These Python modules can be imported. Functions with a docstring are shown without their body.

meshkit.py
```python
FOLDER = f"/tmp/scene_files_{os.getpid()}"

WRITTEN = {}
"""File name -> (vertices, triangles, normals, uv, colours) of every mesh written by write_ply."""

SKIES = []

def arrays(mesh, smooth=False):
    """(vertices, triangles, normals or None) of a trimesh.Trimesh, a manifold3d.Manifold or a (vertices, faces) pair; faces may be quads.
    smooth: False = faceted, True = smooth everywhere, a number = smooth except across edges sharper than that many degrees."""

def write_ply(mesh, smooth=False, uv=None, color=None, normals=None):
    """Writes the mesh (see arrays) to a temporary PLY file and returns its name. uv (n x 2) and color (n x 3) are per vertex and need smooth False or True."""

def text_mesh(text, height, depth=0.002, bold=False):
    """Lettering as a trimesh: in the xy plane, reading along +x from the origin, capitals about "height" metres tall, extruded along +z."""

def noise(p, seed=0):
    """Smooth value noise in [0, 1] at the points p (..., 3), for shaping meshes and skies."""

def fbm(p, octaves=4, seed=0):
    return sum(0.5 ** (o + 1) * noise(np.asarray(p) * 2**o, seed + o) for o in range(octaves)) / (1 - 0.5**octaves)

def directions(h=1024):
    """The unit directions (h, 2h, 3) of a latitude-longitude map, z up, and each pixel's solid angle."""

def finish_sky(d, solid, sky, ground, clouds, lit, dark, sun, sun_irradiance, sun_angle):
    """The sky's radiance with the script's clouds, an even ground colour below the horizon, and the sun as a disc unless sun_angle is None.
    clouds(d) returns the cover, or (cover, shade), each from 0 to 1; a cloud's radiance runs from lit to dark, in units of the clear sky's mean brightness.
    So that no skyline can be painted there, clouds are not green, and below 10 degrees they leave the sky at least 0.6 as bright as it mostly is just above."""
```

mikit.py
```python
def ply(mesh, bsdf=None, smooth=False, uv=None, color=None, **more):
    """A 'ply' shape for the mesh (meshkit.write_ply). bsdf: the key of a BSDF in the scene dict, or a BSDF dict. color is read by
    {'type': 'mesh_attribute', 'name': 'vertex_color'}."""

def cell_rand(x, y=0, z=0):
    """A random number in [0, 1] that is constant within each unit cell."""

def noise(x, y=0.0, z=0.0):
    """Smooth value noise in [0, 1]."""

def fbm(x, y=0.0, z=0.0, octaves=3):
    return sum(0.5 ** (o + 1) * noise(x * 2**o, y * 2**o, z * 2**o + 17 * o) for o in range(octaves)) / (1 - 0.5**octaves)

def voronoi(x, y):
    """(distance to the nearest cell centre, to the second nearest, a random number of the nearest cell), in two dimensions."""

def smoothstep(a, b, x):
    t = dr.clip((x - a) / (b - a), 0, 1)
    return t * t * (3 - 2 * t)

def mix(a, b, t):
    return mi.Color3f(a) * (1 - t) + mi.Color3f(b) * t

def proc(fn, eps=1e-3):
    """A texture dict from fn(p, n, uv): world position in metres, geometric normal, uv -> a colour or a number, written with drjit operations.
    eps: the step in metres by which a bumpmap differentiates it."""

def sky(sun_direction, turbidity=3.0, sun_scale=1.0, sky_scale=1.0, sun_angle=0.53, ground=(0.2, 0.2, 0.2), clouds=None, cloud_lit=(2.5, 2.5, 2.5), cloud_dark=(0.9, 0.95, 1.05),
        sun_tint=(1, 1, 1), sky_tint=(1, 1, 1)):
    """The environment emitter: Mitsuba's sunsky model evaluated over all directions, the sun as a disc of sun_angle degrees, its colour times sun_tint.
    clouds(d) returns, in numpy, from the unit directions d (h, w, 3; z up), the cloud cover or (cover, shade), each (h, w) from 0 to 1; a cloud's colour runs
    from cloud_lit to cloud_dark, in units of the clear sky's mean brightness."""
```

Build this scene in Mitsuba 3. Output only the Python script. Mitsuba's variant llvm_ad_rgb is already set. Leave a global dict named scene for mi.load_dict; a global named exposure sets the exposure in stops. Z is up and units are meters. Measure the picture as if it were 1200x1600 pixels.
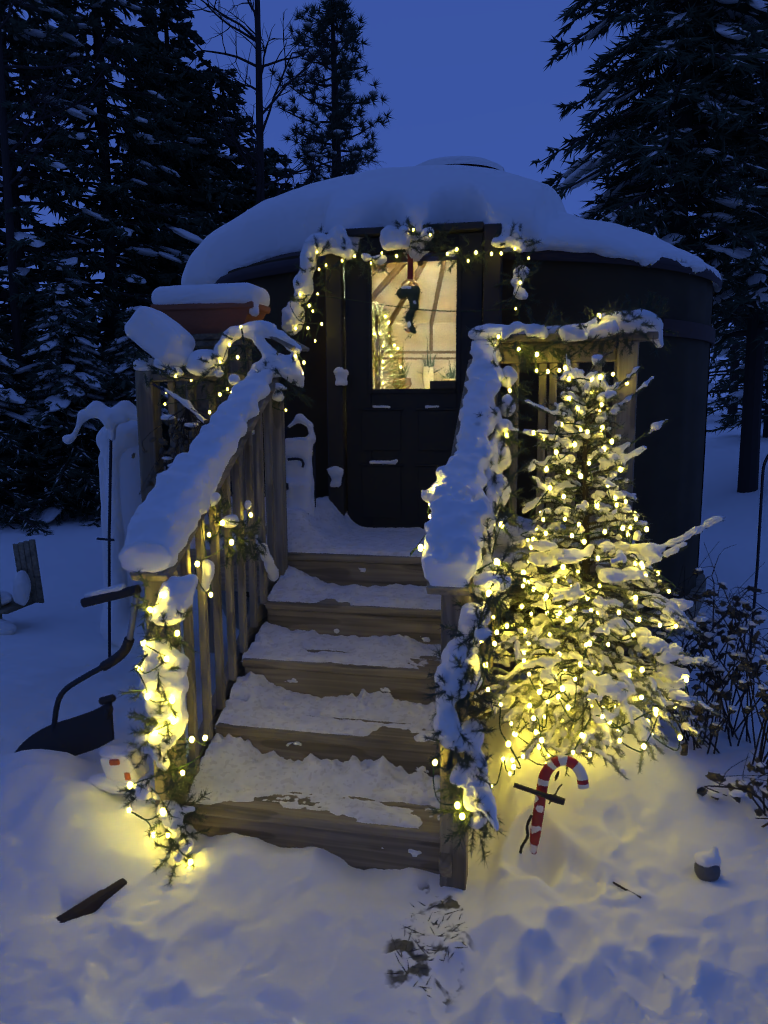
import math, random
import numpy as np, trimesh, drjit as dr, mitsuba as mi
import mikit, meshkit
from meshkit import fbm as nfbm, noise as nnoise

random.seed(7)
rng = np.random.default_rng(7)
T = mi.ScalarTransform4f
scene, labels = {'type': 'scene'}, {}

# ------------------------------------------------------------------ camera, sky, exposure
EYE = np.array([.313, -2.377, 1.6385])
YAW, PITCH = .2102, .1462
FWD = np.array([-math.sin(YAW) * math.cos(PITCH), math.cos(YAW) * math.cos(PITCH), -math.sin(PITCH)])
RIGHT = np.array([math.cos(YAW), math.sin(YAW), 0.0])
UP = np.cross(RIGHT, FWD) + .006 * RIGHT
scene['camera'] = {'type': 'perspective', 'fov': 54.06, 'fov_axis': 'x', 'near_clip': .05, 'far_clip': 1000.0,
                   'to_world': T().look_at(origin=EYE.tolist(), target=(EYE + FWD).tolist(), up=UP.tolist())}
def dusk_cloud(d):
    # thin even overcast after sunset, a little thinner and paler in slow drifts
    return .94 - .10 * nfbm(d * 2.2 + 3.1, 3, 5), 0.35 * nfbm(d * 1.3 + 7.7, 3, 6)
scene['sky'] = mikit.sky((-.55, -.75, .30), turbidity=3.0, sun_scale=0.0, sky_scale=.0300, sky_tint=(.45, .62, 1.5), ground=(.5, .5, .5),
                         clouds=dusk_cloud, cloud_lit=(.33, .70, 2.85), cloud_dark=(.30, .64, 2.6))
exposure = 6.0
BULB = (.78, .655, .072)          # radiance of one fairy light
LAMP = (.88, .92, .55)            # the lamp inside the yurt

# ------------------------------------------------------------------ helpers: names
def numbered(name):
    used = lambda k: k in scene or k in labels or any(s.startswith(k + '__') for s in scene)
    if not used(name):
        return name
    i = 1
    while used('%s_%03d' % (name, i)):
        i += 1
    return '%s_%03d' % (name, i)

_count = {}
def child_key(root, name):
    k = root + '__' + name
    n = _count.get(k, 0)
    _count[k] = n + 1
    return k if n == 0 else '%s_%03d' % (k, n)

def thing(name, label, cat, group=None):
    k = numbered(name)
    labels[k] = {'label': label, 'category': cat}
    if group:
        labels[k]['group'] = group
    return k

def part(root, name, mesh, mat, smooth=False, label=None, kind=None, **more):
    k = child_key(root, name)
    scene[k] = mesh if isinstance(mesh, dict) else mikit.ply(mesh, mat, smooth, **more)
    if label or kind:
        labels[k] = {}
        if label: labels[k]['label'] = label
        if kind: labels[k]['kind'] = kind
    return k

def solo(name, mesh, mat, label, cat, smooth=False, group=None, kind=None):
    k = numbered(name)
    scene[k] = mikit.ply(mesh, mat, smooth)
    labels[k] = {'label': label}
    if cat: labels[k]['category'] = cat
    if group: labels[k]['group'] = group
    if kind: labels[k]['kind'] = kind
    return k

# ------------------------------------------------------------------ helpers: meshes as (vertices, triangles)
def join(*ms):
    ms = [m for m in ms if m is not None]
    vs, fs, n = [], [], 0
    for v, f in ms:
        vs.append(np.asarray(v, float)); fs.append(np.asarray(f, int) + n); n += len(v)
    return np.vstack(vs), np.vstack(fs)

def move(m, M=None, t=(0, 0, 0)):
    v = np.asarray(m[0], float)
    if M is not None: v = v @ np.asarray(M, float).T
    return v + np.asarray(t, float), m[1]

def rot(axis, deg):
    return trimesh.transformations.rotation_matrix(math.radians(deg), axis)[:3, :3]

def cbox(size, c=.004):
    """A box with chamfered edges, centred at the origin."""
    h = np.asarray(size, float) / 2
    c = min(c, h.min() * .6)
    pts = []
    for sx in (-1, 1):
        for sy in (-1, 1):
            for sz in (-1, 1):
                s = np.array([sx, sy, sz])
                for k in range(3):
                    q = h - c
                    q = q.copy(); q[k] = h[k]
                    pts.append(s * q)
    hull = trimesh.convex.convex_hull(np.array(pts))
    return np.array(hull.vertices), np.array(hull.faces)

def frame(d, up=(0, 0, 1)):
    x = np.asarray(d, float); x = x / np.linalg.norm(x)
    up = np.asarray(up, float)
    if abs(x @ up) > .99: up = np.array([0, 1.0, 0])
    y = np.cross(up, x); y /= np.linalg.norm(y)
    return np.stack([x, y, np.cross(x, y)], 1)

def box(lo, hi, c=.004):
    lo, hi = np.asarray(lo, float), np.asarray(hi, float)
    return move(cbox(hi - lo, c), t=(lo + hi) / 2)

def beam(p0, p1, w, h, c=.004, up=(0, 0, 1)):
    """A board from p0 to p1 (centre line), w wide across, h high."""
    p0, p1 = np.asarray(p0, float), np.asarray(p1, float)
    return move(cbox((np.linalg.norm(p1 - p0), w, h), c), frame(p1 - p0, up), (p0 + p1) / 2)

def tube(points, r, sides=6):
    p = np.asarray(points, float)
    r = np.broadcast_to(np.asarray(r, float), (len(p),))
    t = np.gradient(p, axis=0); t /= np.linalg.norm(t, axis=1, keepdims=True) + 1e-12
    a = np.cross(t, [.13, .21, 1.0]); a /= np.linalg.norm(a, axis=1, keepdims=True) + 1e-12
    b = np.cross(t, a)
    an = np.arange(sides) * 2 * np.pi / sides
    v = p[:, None] + r[:, None, None] * (np.cos(an)[None, :, None] * a[:, None] + np.sin(an)[None, :, None] * b[:, None])
    i, j = np.meshgrid(np.arange(len(p) - 1), np.arange(sides), indexing='ij')
    q = np.stack([i * sides + j, i * sides + (j + 1) % sides, (i + 1) * sides + (j + 1) % sides, (i + 1) * sides + j], -1).reshape(-1, 4)
    f = np.vstack([q[:, [0, 1, 2]], q[:, [0, 2, 3]]])
    n = len(p) * sides
    v = np.vstack([v.reshape(-1, 3), p[:1], p[-1:]])
    k = np.arange(sides)
    f = np.vstack([f, np.stack([(k + 1) % sides, k, k * 0 + n], 1), np.stack([n - sides + k, n - sides + (k + 1) % sides, k * 0 + n + 1], 1)])
    return v, f

def smooth_path(pts, n=24):
    """Catmull-Rom through the points."""
    p = np.asarray(pts, float)
    q = np.vstack([2 * p[0] - p[1], p, 2 * p[-1] - p[-2]])
    s = np.linspace(0, len(p) - 1 - 1e-6, n)
    i = s.astype(int); t = (s - i)[:, None]
    a, b, c, d = q[i], q[i + 1], q[i + 2], q[i + 3]
    return .5 * (2 * b + (c - a) * t + (2 * a - 5 * b + 4 * c - d) * t**2 + (3 * b - a - 3 * c + d) * t**3)

def revolve(profile, sides=48, close=True):
    """profile: (r, z) from bottom to top."""
    p = np.asarray(profile, float)
    an = np.arange(sides) * 2 * np.pi / sides
    v = np.stack([p[:, None, 0] * np.cos(an), p[:, None, 0] * np.sin(an), np.repeat(p[:, 1:2], sides, 1)], -1).reshape(-1, 3)
    i, j = np.meshgrid(np.arange(len(p) - 1), np.arange(sides), indexing='ij')
    q = np.stack([i * sides + j, i * sides + (j + 1) % sides, (i + 1) * sides + (j + 1) % sides, (i + 1) * sides + j], -1).reshape(-1, 4)
    return v, np.vstack([q[:, [0, 1, 2]], q[:, [0, 2, 3]]])

def sphere(c, r, sub=2):
    m = trimesh.creation.icosphere(subdivisions=sub, radius=1.0)
    return np.array(m.vertices) * np.asarray(r) + np.asarray(c), np.array(m.faces)

def spikes(base, tip, w):
    """Three-sided needles from base points to tips, w = half width at the base."""
    base, tip = np.asarray(base, float), np.asarray(tip, float)
    d = tip - base; d = d / (np.linalg.norm(d, axis=1, keepdims=True) + 1e-9)
    a = np.cross(d, [.3, .5, .8]); a /= np.linalg.norm(a, axis=1, keepdims=True) + 1e-9
    b = np.cross(d, a)
    w = np.broadcast_to(np.asarray(w, float), (len(base),))[:, None]
    mid = base + (tip - base) * .35
    v = np.stack([mid + w * a, mid + w * (-.5 * a + .87 * b), mid + w * (-.5 * a - .87 * b), tip, base], 1).reshape(-1, 3)
    k = np.arange(len(base))[:, None] * 5
    f = np.vstack([k + [0, 1, 3], k + [1, 2, 3], k + [2, 0, 3], k + [1, 0, 4], k + [2, 1, 4], k + [0, 2, 4]])
    return v, f

def needles3(base, tip, w):
    """Needle tufts of far trees: three faces each."""
    base, tip = np.asarray(base, float), np.asarray(tip, float)
    d = tip - base; d = d / (np.linalg.norm(d, axis=1, keepdims=True) + 1e-9)
    a = np.cross(d, [.3, .5, .8]); a /= np.linalg.norm(a, axis=1, keepdims=True) + 1e-9
    b = np.cross(d, a)
    w = np.broadcast_to(np.asarray(w, float), (len(base),))[:, None]
    v = np.stack([base + w * a, base + w * (-.5 * a + .87 * b), base + w * (-.5 * a - .87 * b), tip], 1).reshape(-1, 3)
    k = np.arange(len(base))[:, None] * 4
    return v, np.vstack([k + [0, 1, 3], k + [1, 2, 3], k + [2, 0, 3]])

# surface nets: the mesh of a signed distance field
CORN = np.array([[i, j, k] for i in (0, 1) for j in (0, 1) for k in (0, 1)])
EDG = [(a, b) for a in range(8) for b in range(a + 1, 8) if np.abs(CORN[a] - CORN[b]).sum() == 1]
def surface(F, o, h):
    S = F < 0
    n = np.array(F.shape)
    cnt = np.zeros(n - 1, np.int8)
    for c in CORN:
        cnt += S[c[0]:n[0] - 1 + c[0], c[1]:n[1] - 1 + c[1], c[2]:n[2] - 1 + c[2]]
    act = (cnt > 0) & (cnt < 8)
    ix = np.argwhere(act)
    idm = -np.ones(n - 1, np.int64); idm[act] = np.arange(len(ix))
    vals = np.stack([F[tuple((ix + c).T)] for c in CORN], 1)
    acc, num = np.zeros((len(ix), 3)), np.zeros((len(ix), 1))
    for a, b in EDG:
        va, vb = vals[:, a], vals[:, b]
        m = (va < 0) != (vb < 0)
        t = np.where(m, va / np.where(m, va - vb, 1), 0)[:, None]
        acc += np.where(m[:, None], CORN[a] + t * (CORN[b] - CORN[a]), 0); num += m[:, None]
    v = np.asarray(o) + h * (ix + acc / np.maximum(num, 1))
    quads = []
    for ax in range(3):
        b, c = (ax + 1) % 3, (ax + 2) % 3
        sl0, sl1 = [slice(None)] * 3, [slice(None)] * 3
        sl0[ax], sl1[ax] = slice(0, -1), slice(1, None)
        ch = S[tuple(sl0)] != S[tuple(sl1)]
        e = np.argwhere(ch)
        e = e[(e[:, b] > 0) & (e[:, c] > 0) & (e[:, b] < n[b] - 1) & (e[:, c] < n[c] - 1)]
        sgn = S[tuple(e.T)]
        eb, ec = np.eye(3, dtype=int)[b], np.eye(3, dtype=int)[c]
        q = np.stack([idm[tuple((e - eb - ec).T)], idm[tuple((e - ec).T)], idm[tuple(e.T)], idm[tuple((e - eb).T)]], 1)
        q[~sgn] = q[~sgn][:, ::-1]
        quads.append(q)
    q = np.vstack(quads)
    return v, np.vstack([q[:, [0, 1, 2]], q[:, [0, 2, 3]]])

def blob(prims, h=.01, k=.012, amp=.012, freq=14.0, seed=1, cut=None):
    """Snow as one surface: prims are ('c', p0, p1, r0, r1), ('e', centre, radii[, rot]) and ('b', centre, half, rad, rot)."""
    bounds = []
    for p in prims:
        if p[0] == 'c':
            r = max(p[3], p[4]); bounds.append((np.minimum(p[1], p[2]) - r, np.maximum(p[1], p[2]) + r))
        elif p[0] == 'e':
            r = np.max(p[2]) if len(p) > 3 else np.asarray(p[2]); bounds.append((np.asarray(p[1]) - r, np.asarray(p[1]) + r))
        else:
            r = np.abs(np.asarray(p[4])) @ np.asarray(p[2], float); bounds.append((np.asarray(p[1]) - r, np.asarray(p[1]) + r))
    pad = 3 * h + k * 2 + amp
    o = np.min([b[0] for b in bounds], 0) - pad
    n = np.ceil((np.max([b[1] for b in bounds], 0) + pad - o) / h).astype(int) + 1
    acc = np.zeros(n)
    far = pad
    for p, (lo, hi) in zip(prims, bounds):
        i0 = np.maximum(np.floor((lo - far - o) / h).astype(int), 0); i1 = np.minimum(np.ceil((hi + far - o) / h).astype(int) + 1, n)
        g = np.stack(np.meshgrid(*[o[a] + h * np.arange(i0[a], i1[a]) for a in range(3)], indexing='ij'), -1)
        if p[0] == 'c':
            a, b = np.asarray(p[1], float), np.asarray(p[2], float)
            ab = b - a
            t = np.clip(((g - a) @ ab) / max(ab @ ab, 1e-12), 0, 1)
            d = np.linalg.norm(g - a - t[..., None] * ab, axis=-1) - (p[3] + (p[4] - p[3]) * t)
        elif p[0] == 'e':
            q = g - np.asarray(p[1])
            if len(p) > 3: q = q @ np.asarray(p[3])
            r = np.asarray(p[2], float)
            u = np.linalg.norm(q / r, axis=-1)
            d = (u - 1) * r.min() * .5 * (1 + r.mean() / r.min()) * .8
        else:
            q = np.abs((g - np.asarray(p[1])) @ np.asarray(p[4])) - (np.asarray(p[2]) - p[3])
            d = np.linalg.norm(np.maximum(q, 0), axis=-1) + np.minimum(q.max(-1), 0) - p[3]
        acc[i0[0]:i1[0], i0[1]:i1[1], i0[2]:i1[2]] += np.exp(np.clip(-d / k, -60, 60))
    F = -k * np.log(np.maximum(acc, 1e-26))
    near = np.abs(F) < amp * 1.2 + 2 * h
    pts = o + h * np.argwhere(near)
    nz = (nfbm(pts * freq, 3, seed) - .5) * 2 * amp
    F[near] += nz
    if cut is not None: F = np.maximum(F, cut(o[0] + h * np.arange(n[0])[:, None, None], o[1] + h * np.arange(n[1])[None, :, None], o[2] + h * np.arange(n[2])[None, None, :]))
    F[0], F[-1], F[:, 0], F[:, -1], F[:, :, 0], F[:, :, -1] = (1.0,) * 6
    return surface(F, o, h)

I3 = np.eye(3)

# ------------------------------------------------------------------ materials
nz, fb, mix, sstep = mikit.noise, mikit.fbm, mikit.mix, mikit.smoothstep
def mat(name, d):
    scene[name] = d
    return name

def princ(color, rough=.8, spec=.3, **k):
    return {'type': 'principled', 'base_color': color, 'roughness': rough, 'specular': spec, **k}

def rgb(*c): return {'type': 'rgb', 'value': list(c)}

def wood(name, axis, c0, c1, rough=.7):
    """Board grain along the axis: streaks, growth bands and blotches of damp."""
    def g(p):
        s = [p.x, p.y, p.z]
        a = s[axis] * 2.2
        b, c = [s[i] for i in range(3) if i != axis]
        return a, b, c
    def col(p, n, uv):
        a, b, c = g(p)
        w = fb(a * .8, b * 9, c * 9) * .04
        st = fb(a, (b + w) * 70, (c + w) * 70)
        bl = fb(p.x * 4, p.y * 4, p.z * 4)
        k = sstep(.62, .70, nz(a * 2 + 31, b * 24, c * 24))
        out = mix(c0, c1, dr.clip(st * 1.5 - .25, 0, 1)) * (.65 + .7 * bl)
        return out * (1 - .35 * k)
    def hgt(p, n, uv):
        a, b, c = g(p)
        return fb(a, b * 70, c * 70)
    return mat(name, {'type': 'twosided', 'bsdf': {'type': 'bumpmap', 'arbitrary': mikit.proc(hgt, 8e-4), 'scale': .0022, 'bsdf': princ(mikit.proc(col), rough)}})

wood('wood_across', 0, (.17, .138, .084), (.34, .28, .175))
wood('wood_along', 1, (.17, .138, .084), (.34, .28, .175))
wood('wood_up', 2, (.17, .14, .088), (.34, .285, .18))

def snow_bump(p, n, uv):
    return fb(p.x * 45, p.y * 45, p.z * 45) + .4 * nz(p.x * 210, p.y * 210, p.z * 210)
mat('snow', {'type': 'twosided', 'bsdf': {'type': 'bumpmap', 'arbitrary': mikit.proc(snow_bump, 1.5e-3), 'scale': .011,
    'bsdf': princ(rgb(.90, .875, .79), .65, .25)}})
def trod_col(p, n, uv):
    k = fb(p.x * 28, p.y * 28, p.z * 28)
    sp = sstep(.66, .72, nz(p.x * 75, p.y * 75, p.z * 75))
    return mix(mix((.74, .72, .66), (.84, .82, .76), sstep(.2, .75, k)), (.40, .35, .27), sp * .22)
mat('trodden_snow', {'type': 'twosided', 'bsdf': {'type': 'bumpmap', 'arbitrary': mikit.proc(snow_bump, 1.5e-3), 'scale': .012, 'bsdf': princ(mikit.proc(trod_col), .7, .25)}})
mat('tree_snow', {'type': 'twosided', 'bsdf': {'type': 'diffuse', 'reflectance': rgb(.84, .82, .76)}})

def ground_col(p, n, uv):
    # bare earth and wood chips show where the path is scuffed through, as ragged patches with their own edges
    m = fb(p.x * 17, p.y * 17, 3.0, 4)
    zone = sstep(.26, .06, dr.sqrt(dr.square((p.x - .005) * 1.7) + dr.square((p.y + .30) * .8))) * 1.0
    spot = sstep(.57, .68, m + .12 * zone - .04) * sstep(.0, .25, zone)
    grain = fb(p.x * 90, p.y * 90, 0.0)
    dirt = mix((.07, .065, .04), (.22, .20, .14), grain)
    return mix((.88, .855, .77), dirt, spot)
def ground_bump(p, n, uv):
    return fb(p.x * 30, p.y * 30, p.z * 30, 4) + .35 * nz(p.x * 170, p.y * 170, p.z * 170)
mat('ground_snow', {'type': 'twosided', 'bsdf': {'type': 'bumpmap', 'arbitrary': mikit.proc(ground_bump, 2e-3), 'scale': .010, 'bsdf': princ(mikit.proc(ground_col), .7, .2)}})

def fabric_col(base):
    def f(p, n, uv):
        return mi.Color3f(base) * (.7 + .6 * fb(p.x * 3, p.y * 3, p.z * 5)) * (.9 + .2 * nz(p.x * 160, p.y * 160, p.z * 160))
    return mikit.proc(f)
mat('yurt_fabric', {'type': 'twosided', 'bsdf': princ(fabric_col((.055, .037, .014)), .75, .2)})
mat('roof_fabric', {'type': 'twosided', 'bsdf': princ(fabric_col((.05, .032, .026)), .7, .25)})
mat('strap_brown', {'type': 'twosided', 'bsdf': princ(fabric_col((.065, .034, .02)), .7, .25)})
mat('liner', {'type': 'twosided', 'bsdf': princ(fabric_col((.66, .58, .45)), .9, .1)})
mat('door_paint', {'type': 'twosided', 'bsdf': princ(rgb(.022, .022, .018), .55, .3)})
mat('frame_paint', {'type': 'twosided', 'bsdf': princ(rgb(.045, .038, .026), .55, .3)})
mat('glass', {'type': 'thindielectric'})
mat('rafter_wood', {'type': 'twosided', 'bsdf': princ(rgb(.20, .13, .07), .7, .2)})
mat('needle', {'type': 'twosided', 'bsdf': princ(rgb(.060, .078, .045), .7, .2)})
mat('needle_frost', {'type': 'twosided', 'bsdf': princ(rgb(.24, .25, .17), .8, .15)})
mat('bark', {'type': 'twosided', 'bsdf': princ(rgb(.05, .04, .034), .9, .1)})
mat('stem', {'type': 'twosided', 'bsdf': princ(rgb(.055, .043, .032), .9, .1)})
mat('dead_leaf', {'type': 'twosided', 'bsdf': princ(rgb(.11, .095, .065), .85, .15)})
mat('iron', {'type': 'twosided', 'bsdf': princ(rgb(.02, .022, .026), .45, .4)})
mat('steel', {'type': 'twosided', 'bsdf': princ(rgb(.42, .40, .36), .32, .5, metallic=.8)})
mat('black_plastic', {'type': 'twosided', 'bsdf': princ(rgb(.030, .025, .020), .5, .35)})
mat('terracotta', {'type': 'twosided', 'bsdf': princ(fabric_col((.34, .12, .055)), .7, .25)})
mat('wire', {'type': 'twosided', 'bsdf': princ(rgb(.025, .05, .02), .5, .3)})
mat('bulb_shell', {'type': 'diffuse', 'reflectance': rgb(.7, .6, .4)})
mat('white_plastic', {'type': 'twosided', 'bsdf': princ(rgb(.75, .74, .70), .45, .35)})
mat('orange_plastic', {'type': 'twosided', 'bsdf': princ(rgb(.46, .10, .035), .45, .35)})
mat('stone', {'type': 'twosided', 'bsdf': princ(fabric_col((.13, .125, .11)), .8, .2)})
mat('ribbon', {'type': 'twosided', 'bsdf': princ(rgb(.20, .035, .03), .6, .2)})
mat('brass', {'type': 'twosided', 'bsdf': princ(rgb(.75, .50, .22), .3, .5, metallic=.9)})
mat('gift_red', {'type': 'twosided', 'bsdf': princ(rgb(.42, .08, .05), .5, .3)})

# ------------------------------------------------------------------ fairy lights, garlands
BULB_MESH = mikit.ply(join(sphere((0, 0, 0), (.0082, .0082, .0108), 1)), 'bulb_shell', True)
def bulb(root, p, s=1.0, power=1.0, name='bulb'):
    s = s * random.uniform(.78, 1.12)
    e = {'type': 'area', 'radiance': rgb(*[c * power for c in BULB])}
    part(root, name, {**BULB_MESH, 'to_world': T().translate([float(a) for a in p]).scale(s), 'emitter': e}, None)

def wire(points, sag=.03, r=.0016, seed=0, wiggle=.012):
    g = np.random.default_rng(seed)
    p = [np.asarray(q, float) for q in points]
    out = []
    for a, b in zip(p[:-1], p[1:]):
        L = np.linalg.norm(b - a)
        m = (a + b) / 2 + g.normal(0, wiggle + .1 * L, 3) - [0, 0, sag * min(1, L / .2)]
        out += [a, m]
    out.append(p[-1])
    return tube(smooth_path(out, len(out) * 4), r, 4)

def sprigs(path, n, spread, length, needles=16, w=.0016, seed=0, down=.3):
    """Evergreen sprigs round a path: short twigs set with needles."""
    g = np.random.default_rng(seed)
    P = smooth_path(path, 200)
    i = g.integers(0, 199, n)
    base = P[i]
    tang = P[np.minimum(i + 1, 199)] - P[i]; tang /= np.linalg.norm(tang, axis=1, keepdims=True) + 1e-9
    d = g.normal(0, 1, (n, 3)) + tang * g.choice([-1, 1], (n, 1)) * .9 - [0, 0, down]
    d /= np.linalg.norm(d, axis=1, keepdims=True)
    L = length * g.uniform(.6, 1.2, n)
    base = base + d * spread * .15
    t = g.uniform(.1, 1.0, (n, needles))
    nb = base[:, None] + d[:, None] * (L[:, None] * t)[..., None]
    nd = d[:, None] * .75 + g.normal(0, .55, (n, needles, 3))
    nd /= np.linalg.norm(nd, axis=-1, keepdims=True)
    nl = L[:, None] * .42 * g.uniform(.7, 1.2, (n, needles))
    a = needles3(nb.reshape(-1, 3), (nb + nd * nl[..., None]).reshape(-1, 3), w)
    b = spikes(base, base + d * L[:, None], w * 1.3)
    return join(a, b)

# ------------------------------------------------------------------ the ground
def sst(a, b, x):
    t = np.clip((x - a) / (b - a), 0, 1)
    return t * t * (3 - 2 * t)

def gauss(x, y, cx, cy, s, sy=None):
    return np.exp(-((x - cx) / s)**2 - ((y - cy) / (sy or s))**2)

def n2(x, y, f, seed=0, octv=4):
    a = seed * 1.37 + .55
    c, s_ = math.cos(a), math.sin(a)
    x, y = x * c - y * s_, x * s_ + y * c + 0 * x
    return nfbm(np.stack([x * f, y * f, 0 * x + seed * 3.7], -1), octv, seed) - .5

def ground_z(x, y):
    near = sst(9, 3, np.hypot(x, y))
    if np.ndim(x) == 2: x, y = x + near * .05 * n2(x, y, 5, 15), y + near * .05 * n2(x, y, 5, 16)
    z = .05 * n2(x, y, .6, 1) + .10 * n2(x, y, .12, 2) * sst(4, 12, np.hypot(x, y))
    path = sst(-1.32, -1.12, x) * sst(.22, .10, x + .03 * n2(x, y, 5, 3)) * sst(.3, .0, y)
    # loose bank to the left, trodden bank to the right, drift under the little spruce
    z += .15 * sst(-1.10, -1.65, x + .1 * n2(x, y, 2.5, 4)) * sst(-1.0, -.2, y) * sst(3.2, .6, y)
    z += .16 * gauss(x, y, -1.28, -.12, .24, .28) + .13 * gauss(x, y, -1.62, .02, .26, .22)
    z += .065 * sst(.14, .24, x + .05 * n2(x, y, 4, 5)) * sst(1.8, 1.0, x) 
    z += .33 * gauss(x, y, .46, .76, .42, .33) + .10 * gauss(x, y, .25, 1.0, .3)
    z += .10 * gauss(x, y, -.72, -.07, .17, .12) + .06 * gauss(x, y, -.45, -.04, .10, .09) + .03 * gauss(x, y, -.1, -.02, .09, .06)
    z += .12 * gauss(x, y, -1.05, .0, .12, .2)
    # trodden lumps
    lump = n2(x, y, 6, 6) * .035 + np.abs(n2(x, y, 12, 7)) * .030 + n2(x, y, 24, 8, 3) * .032 + np.abs(n2(x, y, 38, 14, 2)) * .018 
    z += near * path * lump * 1.0 + near * (1 - path) * (n2(x, y, 3, 9) * .05 + n2(x, y, 11, 10) * .026 + n2(x, y, 22, 13, 3) * .026 * sst(.5, -.3, y))
    # footprints
    for cx, cy, s, d, a in ((.40, .05, .11, .06, .4), (.31, .13, .10, .07, 0), (.23, -.38, .085, .065, .5), (.36, -.45, .08, .06, .3), (.42, -.30, .06, .04, .2), (.13, -.50, .09, .055, .1), (.60, -.42, .06, .035, .6),
                        (.72, -.34, .05, .03, .2), (-.35, -.42, .08, .03, .2), (-.62, -.50, .09, .03, .5), (-.15, -.33, .07, .025, .4), (.84, -.47, .07, .05, .3), (.50, -.58, .1, .06, .3), (.22, -.66, .1, .06, .0),
                        (.62, .30, .05, .02, 0), (.70, .02, .045, .02, .3), (-.85, -.62, .09, .035, .5), (.55, -.02, .05, .018, .2)):
        c, sn = math.cos(a), math.sin(a)
        u, v = (x - cx) * c + (y - cy) * sn, -(x - cx) * sn + (y - cy) * c
        q = np.sqrt((u / s)**2 + (v / (s * 1.7))**2) + .30 * n2(x, y, 9, 11)
        z += -.75 * d * sst(1.2, .55, q) + .75 * d * .35 * np.exp(-((q - 1.15) / .16)**2) * (.6 + 1.3 * n2(x, y, 14, 12))
    # long track on the left bank where a board shows
    q = ((x + 1.11) * .55 + (y + .41) * -.83)
    z -= .03 * np.exp(-(q / .04)**2) * gauss(x, y, -1.11, -.41, .16)
    z += 1.6 * sst(5.5, 15, y) * sst(1.5, 4.5, x) * sst(40, 8, np.abs(x - 8)) * .55
    z += .5 * sst(14, 40, y)
    return z

def axis(lo, a, b, hi, step, grow):
    mid = np.arange(a, b, step)
    up, s, q = [], step, b
    while q < hi:
        up.append(q); s *= grow; q += s
    dn, s, q = [], step, a - step
    while q > lo:
        dn.append(q); s *= grow; q -= s
    return np.array(dn[::-1] + list(mid) + up + [hi])

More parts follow.
